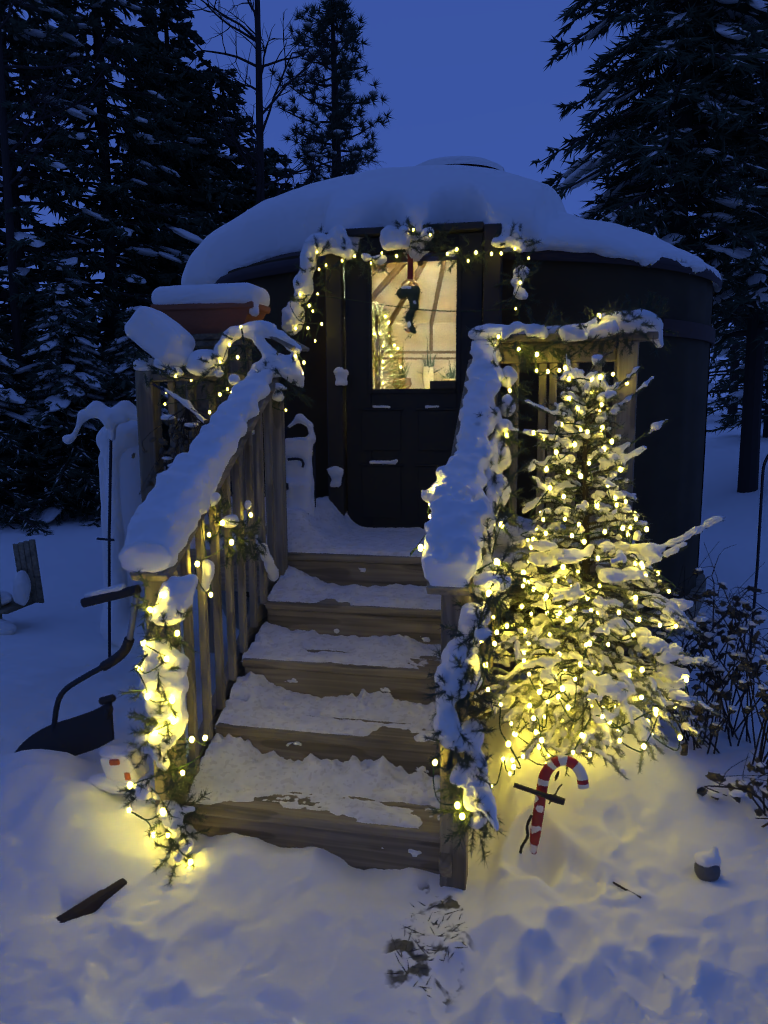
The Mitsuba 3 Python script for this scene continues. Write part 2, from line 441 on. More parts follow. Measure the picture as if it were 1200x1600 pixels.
gx = axis(-220, -2.0, 1.55, 220, .0145, 1.07)
gy = axis(-90, -.92, 1.3, 260, .0145, 1.07)
X, Y = np.meshgrid(gx, gy, indexing='ij')
V = np.stack([X, Y, ground_z(X, Y)], -1).reshape(-1, 3)
i, j = np.meshgrid(np.arange(len(gx) - 1), np.arange(len(gy) - 1), indexing='ij')
b = i * len(gy) + j
G = np.stack([b, b + len(gy), b + len(gy) + 1, b + 1], -1).reshape(-1, 4)
solo('ground', (V, np.vstack([G[:, [0, 1, 2]], G[:, [0, 2, 3]]])), 'ground_snow', 'snow covered yard, trodden and lumpy in front of the steps', None, True, kind='structure')
from scipy.interpolate import RegularGridInterpolator
GZ = RegularGridInterpolator((gx, gy), V[:, 2].reshape(len(gx), len(gy)))
def gz(x, y): return float(GZ((float(x), float(y))))

# ------------------------------------------------------------------ steps and landing
R_, T_, W_ = .177, .294, .955
DECK = 5 * R_
st = thing('wooden_stairs', 'five brown wooden steps with trodden snow leading up to the round hut', 'stairs')

def tread_snow(k):
    y0 = (k - 1) * T_
    xs = np.arange(-W_ - .005, .0, .0065); ys = np.arange(y0 - .012, y0 + T_ + .012, .0065)
    x, y = np.meshgrid(xs, ys, indexing='ij')
    u = (y - y0) / T_
    big = (.135, .115, .060, .075)[k - 1]
    h = .014 + .022 * n2(x, y, 5, 20 + k) + .022 * n2(x, y, 15, 30 + k) + .016 * np.abs(n2(x, y, 26, 40 + k, 3)) + .007 * n2(x, y, 60, 45 + k, 2)
    edge = .5 + n2(x, 0 * y, 6, 50 + k)
    pile = np.clip(.45 + 2.2 * n2(x, y * .3, 4.2, 60 + k), 0, 1)
    h += big * sst(.50, 1.02, u) * pile * (.7 + 1.5 * n2(x, y, 14, 70 + k) + .8 * n2(x, y, 42, 75 + k, 2))
    h += big * .75 * np.exp(-((x + W_) / .16)**2) * sst(.1, .7, u) * (.8 + 1.0 * n2(x, y, 18, 76 + k))
    h -= .018 * sst(.20, -.04, u) * (.25 + 1.4 * edge)
    h -= .022 * np.exp(-((u - .5) / .05)**2) * (n2(x, y, 4, 80 + k) > .02)
    h -= .016 * sst(.02, .10, n2(x, y, 5, 90 + k)) * sst(.80, .5, u)
    h -= .05 * sst(.008, -.012, y - y0)
    z = k * R_ + np.maximum(h, -.014)
    v = np.stack([x, y, z], -1).reshape(-1, 3)
    i, j = np.meshgrid(np.arange(len(xs) - 1), np.arange(len(ys) - 1), indexing='ij')
    b = i * len(ys) + j
    q = np.stack([b, b + len(ys), b + len(ys) + 1, b + 1], -1).reshape(-1, 4)
    return v, np.vstack([q[:, [0, 1, 2]], q[:, [0, 2, 3]]])

for k in range(1, 5):
    y0, z = (k - 1) * T_, k * R_
    for a, bb in ((y0 - .012, y0 + .138), (y0 + .146, y0 + T_ + .006)):
        part(st, 'tread_board', box((-W_, a, z - .036), (-.002, bb, z), .005), 'wood_across')
    part(st, 'tread_snow', tread_snow(k), 'trodden_snow', True, kind='stuff')
for k in range(5):
    y0 = k * T_ + .004
    part(st, 'riser', box((-W_ + .004, y0, k * R_ - (.12 if k == 0 else .03)), (-.003, y0 + .032, (k + 1) * R_ - .038), .004), 'wood_across')
    g = np.random.default_rng(100 + k)
    pr = []
    for _ in range(2):
        x, zz = g.uniform(-.85, -.08), k * R_ + g.uniform(.03, .13)
        pr.append(('e', (x, y0 - .001, zz), (g.uniform(.012, .026), .005, g.uniform(.005, .012))))
    for q in pr: part(st, 'snow_clump', blob([q], .003, .004, .012, 55, k), 'snow', True)
for x in (-1.008, .022):
    for k in range(5):
        pass
    part(st, 'stringer', beam((x, -.02, .00), (x, 1.15, .705), .042, .25, .004, (1, 0, 0) if False else (0, 0, 1)), 'wood_along')

dk = thing('landing_deck', 'small wooden landing deck in front of the hut door under drifted snow', 'deck')
yb = 4 * T_ - .012
while yb < 1.95:
    part(dk, 'deck_board', box((-1.76, yb, DECK - .036), (.74, min(yb + .138, 2.0), DECK), .004), 'wood_across')
    yb += .146
part(dk, 'rim_joist', box((.052, 1.186, DECK - .22), (.735, 1.222, DECK - .039), .004), 'wood_across')
part(dk, 'rim_joist', box((-1.75, 1.186, DECK - .22), (-1.035, 1.222, DECK - .039), .004), 'wood_across')
part(dk, 'rim_joist', box((.70, 1.225, DECK - .22), (.735, 2.0, DECK - .039), .004), 'wood_along')
part(dk, 'rim_joist', box((-1.75, 1.225, DECK - .22), (-1.715, 2.0, DECK - .039), .004), 'wood_along')
for x in (-1.70, -1.0, .04):
    part(dk, 'joist_post', box((x - .045, 1.80, -.2), (x + .045, 1.89, DECK - .225), .004), 'wood_up')
def deck_snow():
    xs = np.arange(-1.78, .745, .011); ys = np.arange(4 * T_ - .012, 1.875, .011)
    x, y = np.meshgrid(xs, ys, indexing='ij')
    h = .018 + .035 * n2(x, y, 5, 201) + .02 * n2(x, y, 16, 202) + .012 * n2(x, y, 40, 203, 3)
    h += .16 * sst(-.72, -1.0, x + .18 * n2(x, y, 5, 204)) * sst(1.2, 1.4, y)
    h += .05 * np.exp(-((x + .86) / .10)**2) * sst(1.45, 1.75, y)
    h += .018 * sst(1.74, 1.85, y) * (.5 + 2 * n2(x, y, 7, 205))
    h += .14 * sst(-.02, .10, x) * (.6 + 1.2 * n2(x, y, 4, 206)) * sst(1.17, 1.26, y)
    h -= .03 * sst(1.21, 1.165, y)
    z = DECK + np.maximum(h, -.012)
    v = np.stack([x, y, z], -1).reshape(-1, 3)
    i, j = np.meshgrid(np.arange(len(xs) - 1), np.arange(len(ys) - 1), indexing='ij')
    b = i * len(ys) + j
    q = np.stack([b, b + len(ys), b + len(ys) + 1, b + 1], -1).reshape(-1, 4)
    return v, np.vstack([q[:, [0, 1, 2]], q[:, [0, 2, 3]]])
part(dk, 'deck_snow', deck_snow(), 'trodden_snow', True, kind='stuff')

# ------------------------------------------------------------------ railings
SL = R_ / T_
CAP0 = np.array([0, -.09, 1.045])
def cap_z(y): return CAP0[2] + SL * (y - CAP0[1])
cosS = 1 / math.hypot(1, SL)
sd = np.array([0, cosS, SL * cosS]); sn = np.array([0, -SL * cosS, cosS])
SLOPE = np.stack([[1, 0, 0], sd, sn], 1)

def stair_rail(root, xc, y1, xb, bal):
    part(root, 'cap_rail', beam((xc, CAP0[1], CAP0[2]), (xc, y1, cap_z(y1)), .14, .036, .005), 'wood_along')
    part(root, 'side_rail', beam((xb, .045, cap_z(.045) - .068), (xb, y1 - .06, cap_z(y1 - .06) - .068), .036, .088, .004), 'wood_along')
    for y in bal:
        part(root, 'baluster', box((xb - .055 * (1 if xb > -.5 else -1) - .015, y - .015, .16 + SL * y), (xb - .055 * (1 if xb > -.5 else -1) + .015, y + .015, cap_z(y) - .040), .004), 'wood_up')

lr = thing('stair_railing', 'left stair railing of brown boards with a thick smooth snow cap and square balusters', 'railing')
XL = -.998
stair_rail(lr, XL, 1.10, -1.022, [.12 + .128 * i for i in range(8)])
part(lr, 'newel_post', box((-1.043, -.05, -.1), (-.954, .040, cap_z(-.05) - .022), .006), 'wood_up')
part(lr, 'newel_post', box((-1.03, 1.108, -.1), (-.94, 1.172, 1.72), .006), 'wood_up', label='tall square upper newel post at the landing')
rr = thing('stair_railing', 'right stair railing seen end-on, its cap buried under long lumpy bluish snow', 'railing')
XR = .03
stair_rail(rr, XR, 1.19, .066, [.12 + .12 * i for i in range(9)])
part(rr, 'newel_post', box((.0, -.045, -.1), (.089, .044, cap_z(-.045) - .022), .006), 'wood_up')
part(rr, 'newel_post', box((.0, 1.192, -.1), (.089, 1.281, 1.86), .006), 'wood_up')

# snow caps on the sloping rails
def rail_point(xc, s, lift): return np.array([xc, CAP0[1], CAP0[2] + .018]) + sd * s + sn * lift
pr = []
for s, w, h in ((.085, .100, .052), (.20, .108, .070), (.34, .104, .074), (.48, .090, .064), (.62, .078, .050), (.78, .074, .042), (.94, .072, .038), (1.10, .068, .034), (1.24, .060, .028)):
    pr.append(('b', rail_point(XL - .012, s, h * .72), (w, .10, h), min(w, h) * .85, SLOPE))
cutf = lambda x, y, z: (CAP0[1] - .004) - y + 0 * x + 0 * z
part(lr, 'snow_cap', blob(pr, .0085, .012, .030, 13, 11, cutf), 'snow', True)
pr = []
for s, w, h, dx in ((.07, .078, .050, 0), (.16, .084, .060, 0), (.25, .086, .058, 0), (.34, .080, .050, -.004), (.44, .078, .056, -.010), (.54, .068, .044, -.002), (.66, .060, .036, .010), (.78, .058, .032, .012), (.90, .060, .034, .014),
                    (1.02, .058, .032, .012), (1.14, .056, .030, .016), (1.26, .058, .034, .012), (1.38, .056, .032, .010), (1.48, .060, .040, .006)):
    pr.append(('b', rail_point(XR + dx, s, h * .72), (w, .09, h), min(w, h) * .8, SLOPE))
pr += [('e', rail_point(XR - .07, .44, .03), (.06, .05, .045)), ('e', rail_point(XR + .06, .30, .03), (.05, .09, .06)), ('e', rail_point(XR + .065, .95, .02), (.03, .05, .035)), ('e', rail_point(XR + .07, .66, .01), (.03, .07, .05)),
       ('e', rail_point(XR + .062, 1.25, .02), (.035, .08, .04))]
part(rr, 'snow_cap', blob(pr, .0075, .008, .034, 17, 12, cutf), 'snow', True)
# snow plastered down the outer side of the right rail
pr = [('e', (.118, .30 + .12 * i, cap_z(.30 + .12 * i) - .09 - .02 * (i % 2)), (.026, .075, .085 + .03 * (i % 3))) for i in range(5)]
pr += [('c', (.11, .36, 1.02), (.10, .62, .95), .035, .06), ('c', (.10, .5, .93), (.22, 1.10, .90), .06, .05)]
part(rr, 'side_snow', blob(pr, .010, .02, .018, 11, 13), 'snow', True)

dr_ = thing('deck_railing', 'right deck railing with a beam, corner post and balusters behind the lit little spruce', 'railing')
part(dr_, 'cap_rail', box((.095, 1.165, 1.900), (.79, 1.300, 1.936), .005), 'wood_across')
part(dr_, 'beam', box((.091, 1.20, 1.808), (.618, 1.238, 1.897), .005), 'wood_across')
part(dr_, 'corner_post', box((.620, 1.178, -.1), (.712, 1.268, 1.897), .006), 'wood_up')
part(dr_, 'bottom_rail', box((.091, 1.20, .945), (.618, 1.238, .985), .004), 'wood_across')
for x in (.172, .298, .345, .44, .54):
    part(dr_, 'baluster', box((x - .018, 1.202, .987), (x + .018, 1.236, 1.806), .004), 'wood_up')
part(dr_, 'cap_rail', box((.60, 1.304, 1.898), (.735, 1.86, 1.934), .005), 'wood_along')
for y in (1.38, 1.50, 1.62, 1.74):
    part(dr_, 'baluster', box((.655, y - .018, DECK + .01), (.69, y + .018, 1.895), .004), 'wood_up')
pr = [('c', (.10 + .06 * i, 1.232, 1.942), (.16 + .06 * i, 1.232, 1.942), .022, .024) for i in range(11)]
pr += [('e', (.60, 1.22, 1.975), (.10, .08, .055)), ('e', (.72, 1.22, 1.975), (.075, .08, .055)), ('c', (.775, 1.20, 1.96), (.795, 1.19, 1.88), .030, .022), ('e', (.05, 1.23, 1.945), (.10, .07, .04))]
part(dr_, 'snow_cap', blob(pr, .009, .014, .012, 14, 14), 'snow', True)
part(dr_, 'snow_cap', blob([('c', (.60 , 1.34, 1.94), (.66, 1.8, 1.94), .05, .05)], .012, .014, .012, 12, 15), 'snow', True)
part(dr_, 'bottom_snow', blob([('c', (.10, 1.20, 1.0), (.30, 1.20, .99), .055, .04), ('c', (.30, 1.20, .985), (.6, 1.20, .99), .035, .03)], .010, .014, .014, 12, 16), 'snow', True)
part(rr, 'skirt_board', beam((.115, .42, .62), (.115, 1.17, .82), .03, .16, .004), 'wood_along')

lg = thing('deck_railing', 'left deck railing with a dark post topped by leaning slabs of snow', 'railing')
part(lg, 'post', box((-1.735, 1.16, -.1), (-1.640, 1.25, 1.80), .006), 'wood_up')
part(lg, 'cap_rail', box((-1.638, 1.150, 1.745), (-1.035, 1.250, 1.781), .005), 'wood_across')
part(lg, 'bottom_rail', box((-1.638, 1.18, .97), (-1.035, 1.218, 1.01), .004), 'wood_across')
for i in range(5):
    x = -1.55 + .11 * i
    part(lg, 'baluster', box((x - .018, 1.182, 1.012), (x + .018, 1.216, 1.743), .004), 'wood_up')
part(lg, 'roof_board', beam((-1.02, 1.17, 1.985), (-.835, 1.13, 1.885), .16, .02, .004), 'wood_along', label='small slanted board on top of the upper newel')
Rz = rot([0, 1, 0], 38)
pr = [('b', (-1.565, 1.14, 1.965), (.145, .11, .088), .05, Rz), ('e', (-1.46, 1.12, 1.865), (.075, .07, .055)), ('e', (-1.64, 1.14, 1.985), (.07, .08, .06))]
pr += [('c', (-1.72, 1.18, 1.825), (-1.66, 1.18, 1.83), .03, .035)]
part(lg, 'snow_slab', blob(pr, .009, .014, .010, 10, 17), 'snow', True)
pr = [('e', (-1.335, 1.13, 1.845), (.075, .08, .055)), ('e', (-1.33, 1.13, 1.80), (.085, .08, .035))]
part(lg, 'snow_slab', blob(pr, .009, .014, .010, 12, 18), 'snow', True)
arch = smooth_path([(-1.235, 1.10, 1.81), (-1.225, 1.10, 1.90), (-1.17, 1.10, 1.965), (-1.08, 1.10, 1.985), (-.99, 1.10, 1.975), (-.90, 1.10, 1.93), (-.85, 1.10, 1.89)], 14)
pr = [('c', arch[i], arch[i + 1], r0, r0) for i, r0 in zip(range(13), (.018, .020, .022, .024, .026, .028, .030, .032, .030, .026, .023, .020, .018))]
pr += [('c', (-1.02, 1.08, 1.92), (-.94, 1.06, 1.83), .028, .048), ('e', (-.96, 1.06, 1.80), (.09, .05, .038)), ('e', (-.86, 1.07, 1.80), (.045, .05, .055)), ('c', (-1.05, 1.08, 1.80), (-1.08, 1.08, 1.72), .022, .016), ('e', (-.85, 1.08, 1.75), (.035, .04, .05))]
part(lg, 'snow_slab', blob(pr, .007, .010, .022, 17, 19), 'snow', True)

# ------------------------------------------------------------------ the round hut
CXY = np.array([-.42, 3.83])
yu = thing('yurt', 'round dark yurt with a snow laden dome roof and a lit window in its door', 'yurt')
def arc_wall(r, z0, z1, gap, n=96, wob=0.0, rows=6):
    a = np.linspace(-math.pi / 2 + gap, 1.5 * math.pi - gap, n)
    zs = np.linspace(z0, z1, rows)
    A, Z = np.meshgrid(a, zs, indexing='ij')
    rr_ = r + wob * np.sin(A * 40) * .5 + wob * n2(A * 6, Z * 2, 1.0, 301)
    v = np.stack([CXY[0] + rr_ * np.cos(A), CXY[1] + rr_ * np.sin(A), Z], -1).reshape(-1, 3)
    i, j = np.meshgrid(np.arange(n - 1), np.arange(rows - 1), indexing='ij')
    b = i * rows + j
    q = np.stack([b, b + rows, b + rows + 1, b + 1], -1).reshape(-1, 4)
    return v, np.vstack([q[:, [0, 1, 2]], q[:, [0, 2, 3]]])
GAP = math.asin(.45 / 1.93)
part(yu, 'wall', arc_wall(1.905, .30, 2.50, GAP, wob=.02), 'yurt_fabric', True)
part(yu, 'wall_liner', arc_wall(1.865, .88, 2.46, GAP, wob=.012), 'liner', True)
part(yu, 'platform', move(revolve([(0.01, .30), (1.90, .30), (1.97, .30), (1.97, .20), (1.90, .0), (1.90, -.2)], 72), t=(CXY[0], CXY[1], 0)), 'wood_up')
part(yu, 'floor', move(revolve([(0.01, .879), (1.88, .879), (1.88, .84)], 64), t=(CXY[0], CXY[1], 0)), 'rafter_wood')
part(yu, 'roof', move(revolve([(1.95, 2.40), (1.965, 2.43), (1.94, 2.47), (1.5, 2.68), (1.0, 2.90), (.5, 3.11), (.3, 3.18), (.01, 3.21)], 72), t=(CXY[0], CXY[1], 0)), 'roof_fabric', True)
part(yu, 'ceiling_liner', move(revolve([(1.88, 2.44), (1.4, 2.62), (.9, 2.84), (.45, 3.03), (.01, 3.14)], 64), t=(CXY[0], CXY[1], 0)), 'liner', True)
for k in range(26):
    a = k * 2 * math.pi / 26 + .13
    c, s = math.cos(a), math.sin(a)
    part(yu, 'rafter', beam((CXY[0] + 1.83 * c, CXY[1] + 1.83 * s, 2.425), (CXY[0] + .4 * c, CXY[1] + .4 * s, 3.005), .032, .060, .004), 'rafter_wood')
    if s > .2: part(yu, 'wall_pole', beam((CXY[0] + 1.825 * c, CXY[1] + 1.825 * s, 2.16), (CXY[0] + 1.825 * c, CXY[1] + 1.825 * s, 2.40), .030, .045, .004), 'rafter_wood')
part(yu, 'wall_plate', arc_wall(1.845, 2.13, 2.158, GAP, rows=2), 'rafter_wood')
part(yu, 'wall_plate', arc_wall(1.848, 2.07, 2.09, GAP, rows=2), 'rafter_wood')
def strap():
    a = np.linspace(-.75, .6, 40)
    v = np.array([(CXY[0] + r * math.cos(q), CXY[1] + r * math.sin(q), z) for q in a for r, z in ((1.915, 2.02), (1.935, 2.02), (1.935, 2.12), (1.915, 2.12))])
    f = []
    for q in range(39):
        for e in range(4):
            x0, x1 = q * 4 + e, q * 4 + (e + 1) % 4
            f += [(x0, x1, x1 + 4), (x0, x1 + 4, x0 + 4)]
    return v, np.array(f + [(0, 2, 1), (0, 3, 2), (156, 157, 158), (156, 158, 159)])
part(yu, 'strap', strap(), 'strap_brown', label='reddish brown band round the right side of the wall')

# roof snow: thick on the left and the top, thinner where it slid on the right, with gaps over the door
def roof_snow():
    h = .031
    o = np.array([CXY[0] - 2.45, CXY[1] - 2.45, 2.25])
    n = (159, 159, 44)
    x = o[0] + h * np.arange(n[0])[:, None]; y = o[1] + h * np.arange(n[1])[None, :]
    dx, dy = x - CXY[0], y - CXY[1]
    rho = np.hypot(dx, dy); th = np.arctan2(dy, dx)
    sl = dx * RIGHT[0] + dy * RIGHT[1]                 # along the ridge of drift, left to right
    td = -dx * RIGHT[1] + dy * RIGHT[0]
    ridge = np.interp(sl, [-2.14, -2.03, -1.94, -1.79, -1.45, -1.06, -.56, -.06, .24, .58, .92, 1.39, 1.66, 1.84, 1.93, 2.1], [2.50, 2.74, 2.89, 3.02, 3.22, 3.34, 3.43, 3.47, 3.43, 3.33, 3.19, 3.05, 2.90, 2.73, 2.58, 2.3])
    top = ridge - .335 * np.sqrt(td**2 + .01) + .033 - .10 * (td / 2)**4 + .04 * n2(x + 0 * y, y + 0 * x, 1.6, 310) + .035 * n2(x + 0 * y, (y + 0 * x) * .6, 4.5, 311)
    u_ = sl - (.22 + .30 * (td + 2)) - .10 * n2(x + 0 * y, y + 0 * x, 3, 317)
    top = top + .06 * sst(.0, .5, u_) - .14 * sst(.0, .09, u_) * sst(2.4, .9, u_)
    roof = np.interp(rho, [0, .5, 1.0, 1.5, 1.94, 1.965, 2.4], [3.20, 3.10, 2.89, 2.67, 2.46, 2.40, 2.25])
    top = np.maximum(top, roof + .06 + .03 * n2(x + 0 * y, y + 0 * x, 3, 314))
    bot = roof - .05
    a = np.degrees(th) + 90           # 0 in front, positive to the right
    a = (a + 180) % 360 - 180
    edge = 2.10 + .05 * n2(np.cos(th) * 2, np.sin(th) * 2, 1.5, 312) + .12 * n2(np.cos(th) * 2, np.sin(th) * 2, 5, 316) + .04 * sst(-20, -60, a) - .05 * sst(10, 60, a)
    edge = edge - .24 * np.exp(-((a + 5.0) / 2.6)**2) - .05 * sst(-14, -9, a) * sst(12, 8, a) + .03 * np.exp(-((a - .2) / 1.6)**2) - .32 * np.exp(-((a - 7.0) / 3.6)**4) - .34 * sst(-12, -20, a) * sst(-60, -36, a)
    hang = .07 + .08 * sst(-52, -75, a) + .05 * np.exp(-((a + 12) / 5)**2) + .04 * np.exp(-((a - .2) / 1.7)**2) + .05 * sst(15, 60, a) + .12 * n2(np.cos(th) * 9, np.sin(th) * 9, 1.0, 313)
    low = np.where(rho > 1.93, 2.50 - hang, bot)
    z = o[2] + h * np.arange(n[2])[None, None, :]
    A = (z - top[..., None]) * .8
    B = (low[..., None] - z)
    Cc = np.broadcast_to((rho - edge)[..., None], A.shape)
    k = .05
    F = k * np.log(np.exp(np.clip(A / k, -50, 50)) + np.exp(np.clip(B / k, -50, 50)) + np.exp(np.clip(Cc / k, -50, 50)))
    F[0], F[-1], F[:, 0], F[:, -1], F[:, :, 0], F[:, :, -1] = (1.0,) * 6
    return surface(F, o, h)
part(yu, 'roof_snow', roof_snow(), 'snow', True, label='thick smooth blanket of snow on the roof, thicker on the left', kind='stuff')
part(yu, 'skylight', move(revolve([(.36, 3.27), (.37, 3.37), (.33, 3.40), (.2, 3.412), (.01, 3.417)], 40), t=(CXY[0], CXY[1], 0)), 'roof_fabric', True)
part(yu, 'skylight_snow', move(revolve([(.385, 3.36), (.375, 3.405), (.31, 3.437), (.20, 3.452), (.08, 3.46), (.01, 3.461)], 40), t=(CXY[0], CXY[1], 0)), 'snow', True)

# the door
DY = 1.86
dc, dh = -.42, .385
wx0, wx1, wz0, wz1 = -.656, -.169, 1.70, 2.45
dkey = child_key(yu, 'door')
def dpart(name, mesh, m, smooth=False, **k): part(dkey, name, mesh, m, smooth, **k)
scene[dkey] = mikit.ply(join(box((dc - dh, DY - .022, DECK + .01), (wx0, DY + .022, 2.53), .003), box((wx1, DY - .022, DECK + .01), (dc + dh, DY + .022, 2.53), .003),
                             box((wx0, DY - .022, DECK + .01), (wx1, DY + .022, wz0), .003), box((wx0, DY - .022, wz1), (wx1, DY + .022, 2.53), .003)), 'door_paint')
labels[dkey] = {'label': 'dark door with a tall lit window in its upper half'}
dpart('pane', (np.array([[wx0, DY, wz0], [wx1, DY, wz0], [wx1, DY, wz1], [wx0, DY, wz1]]), np.array([[0, 1, 2], [0, 2, 3]])), 'glass')
for z in (1.50, 1.12):
    for x in (-.60, -.27):
        hh = .26 if z > 1.3 else .20
        if z > 1.3: lo, hi = 1.36, 1.585
        else: lo, hi = .97, 1.27
        dpart('panel', join(box((x - .115, DY - .030, lo), (x + .115, DY - .0225, hi), .006), box((x - .13, DY - .034, hi + .0), (x + .13, DY - .0225, hi + .014), .003)), 'door_paint')
dpart('ledge_snow', blob([('c', (-.64, DY - .030, 1.608), (-.55, DY - .030, 1.606), .008, .006), ('c', (-.34, DY - .030, 1.606), (-.27, DY - .030, 1.607), .007, .006), ('c', (-.66, DY - .032, 1.292), (-.52, DY - .032, 1.292), .010, .010), ('c', (-.52, DY - .032, 1.298), (-.51, DY - .032, 1.302), .012, .008)], .004, .004, .004, 30, 21), 'snow', True)
dpart('window_trim', join(box((wx0 - .02, DY - .032, wz0 - .02), (wx0 + .006, DY - .0225, wz1 + .02), .003), box((wx1 - .006, DY - .032, wz0 - .02), (wx1 + .02, DY - .0225, wz1 + .02), .003),
      box((wx0 + .008, DY - .032, wz0 - .02), (wx1 - .008, DY - .0225, wz0 + .006), .003), box((wx0 + .008, DY - .032, wz1 - .006), (wx1 - .008, DY - .0225, wz1 + .02), .003)), 'door_paint')
dpart('handle', join(sphere((-.075, DY - .055, 1.62), (.026, .022, .026), 2), tube([(-.075, DY - .05, 1.62), (-.075, DY - .02, 1.62)], .012, 8)), 'iron', True)
part(yu, 'door_jamb', box((-.905, 1.79, DECK), (-.812, 1.955, 2.56), .006), 'frame_paint')
part(yu, 'door_jamb', box((-.028, 1.79, DECK), (.065, 1.955, 2.56), .006), 'frame_paint')
part(yu, 'door_header', box((-.81, 1.79, 2.535), (-.03, 1.955, 2.575), .006), 'frame_paint')
part(yu, 'jamb_snow', blob([('b', (-.812, 1.782, 1.772), (.032, .014, .042), .012, rot([0, 1, 0], 8)), ('e', (-.83, 1.785, 1.80), (.022, .012, .03))], .005, .006, .014, 26, 22), 'snow', True)
part(yu, 'jamb_snow', blob([('b', (-.85, 1.782, 1.205), (.032, .014, .058), .012, rot([0, 1, 0], 10)), ('e', (-.87, 1.785, 1.25), (.03, .012, .03))], .005, .006, .014, 26, 23), 'snow', True)

# inside the hut
lk = thing('pendant_lamp', 'round warm lamp hanging under the crown inside the yurt', 'lamp')
part(lk, 'globe', {**mikit.ply(sphere((-.42, 3.50, 2.83), .075, 3), 'bulb_shell', True), 'emitter': {'type': 'area', 'radiance': rgb(*[c * 8 for c in LAMP])}}, None)
part(lk, 'cord', tube([(-.42, 3.50, 2.89), (-.42, 3.50, 3.03)], .006, 6), 'iron')
tb = thing('table', 'wooden table inside the yurt behind the door window', 'table')
part(tb, 'table_top', box((-1.25, 4.15, 1.70), (-.25, 4.75, 1.74), .005), 'rafter_wood')
for x in (-1.2, -.3):
    for y in (4.2, 4.7):
        part(tb, 'leg', box((x - .03, y - .03, .88), (x + .03, y + .03, 1.698), .004), 'rafter_wood')
g = np.random.default_rng(5)
it = thing('tinsel_tree', 'small indoor Christmas tree with bright lights at the left of the door window', 'Christmas tree')
P = []
for _ in range(520):
    t = g.random() ** .8
    a = g.uniform(0, 6.28); r = (.30 * (1 - t) + .02) * g.uniform(.5, 1)
    P.append((-.95 + r * math.cos(a), 3.35 + r * math.sin(a), 1.28 + 1.02 * t))
P = np.array(P)
d = P - np.array([-.95, 3.35, 0]); d[:, 2] = .02; d /= np.linalg.norm(d, axis=1, keepdims=True)
part(it, 'trunk', tube([(-.95, 3.35, .88), (-.95, 3.35, 2.29)], .02, 8), 'bark')
part(it, 'foliage', spikes(P, P + d * .09 + g.normal(0, .025, P.shape), .006), 'needle_frost', kind='stuff')
for q in P[g.choice(len(P), 60, False)]:
    d0 = q - np.array([-.95, 3.35, q[2]]); d0 /= np.linalg.norm(d0) + 1e-9
    bulb(it, q + d0 * .06, .8, 1.6)
"""table things"""
for i, (x, y, rr0, hh, m, lab, cat) in enumerate(((-.95, 4.35, .09, .10, 'rafter_wood', 'wide wooden bowl on the table inside the yurt', 'bowl'), (-.72, 4.4, .055, .20, 'liner', 'tall pale vase on the table inside the yurt', 'vase'),
                                       (-.50, 4.35, .10, .09, 'liner', 'pale bowl on the table inside the yurt', 'bowl'), (-.36, 4.3, .05, .15, 'stone', 'slim grey jug at the right end of the indoor table', 'jug'))):
    t = thing(cat, lab, cat)
    part(t, 'body', move(revolve([(.01, 0), (rr0 * .6, 0), (rr0, hh * .45), (rr0 * .85, hh * .8), (rr0 * .95, hh), (rr0 * .80, hh * .98), (rr0 * .7, hh * .5), (.01, .02)], 24), t=(x, y, 1.741)), m, True)
    tips = np.array([(x, y, 1.741 + hh * .6)] * 40) + g.normal(0, .01, (40, 3))
    ends = tips + np.abs(g.normal(0, 1, (40, 3))) * [.0, .0, .09] + g.normal(0, .05, (40, 3)) + [0, 0, hh * .5]
    part(t, 'sprig', spikes(tips, ends, .005), 'needle', kind='stuff')

# ------------------------------------------------------------------ the lit little spruce
tr = thing('small_spruce_tree', 'small snow laden spruce growing beside the stairs, covered in glowing fairy lights', 'Christmas tree')
g = np.random.default_rng(31)
B0, B1 = np.array([.50, .76, .30]), np.array([.455, .62, 1.74])
def trunk_at(z): return B0 + (B1 - B0) * np.clip((z - B0[2]) / (B1[2] - B0[2]), 0, 1)
part(tr, 'trunk', tube([B0 - [0, 0, .4], B0, (B0 + B1) / 2 + [.01, 0, 0], B1], [.030, .026, .016, .004], 8), 'bark')
nbase, ntip, snowp, lightp, tw = [], [], [], [], []
def spray(path, n, ln, gg=g, sp=.6):
    P = smooth_path(path, 40)
    i = gg.integers(0, 39, n)
    d = P[np.minimum(i + 1, 39)] - P[np.maximum(i - 1, 0)]; d /= np.linalg.norm(d, axis=1, keepdims=True) + 1e-9
    v = d * .8 + gg.normal(0, sp, (n, 3)); v /= np.linalg.norm(v, axis=1, keepdims=True)
    nbase.append(P[i]); ntip.append(P[i] + v * ln * gg.uniform(.6, 1.2, (n, 1)))
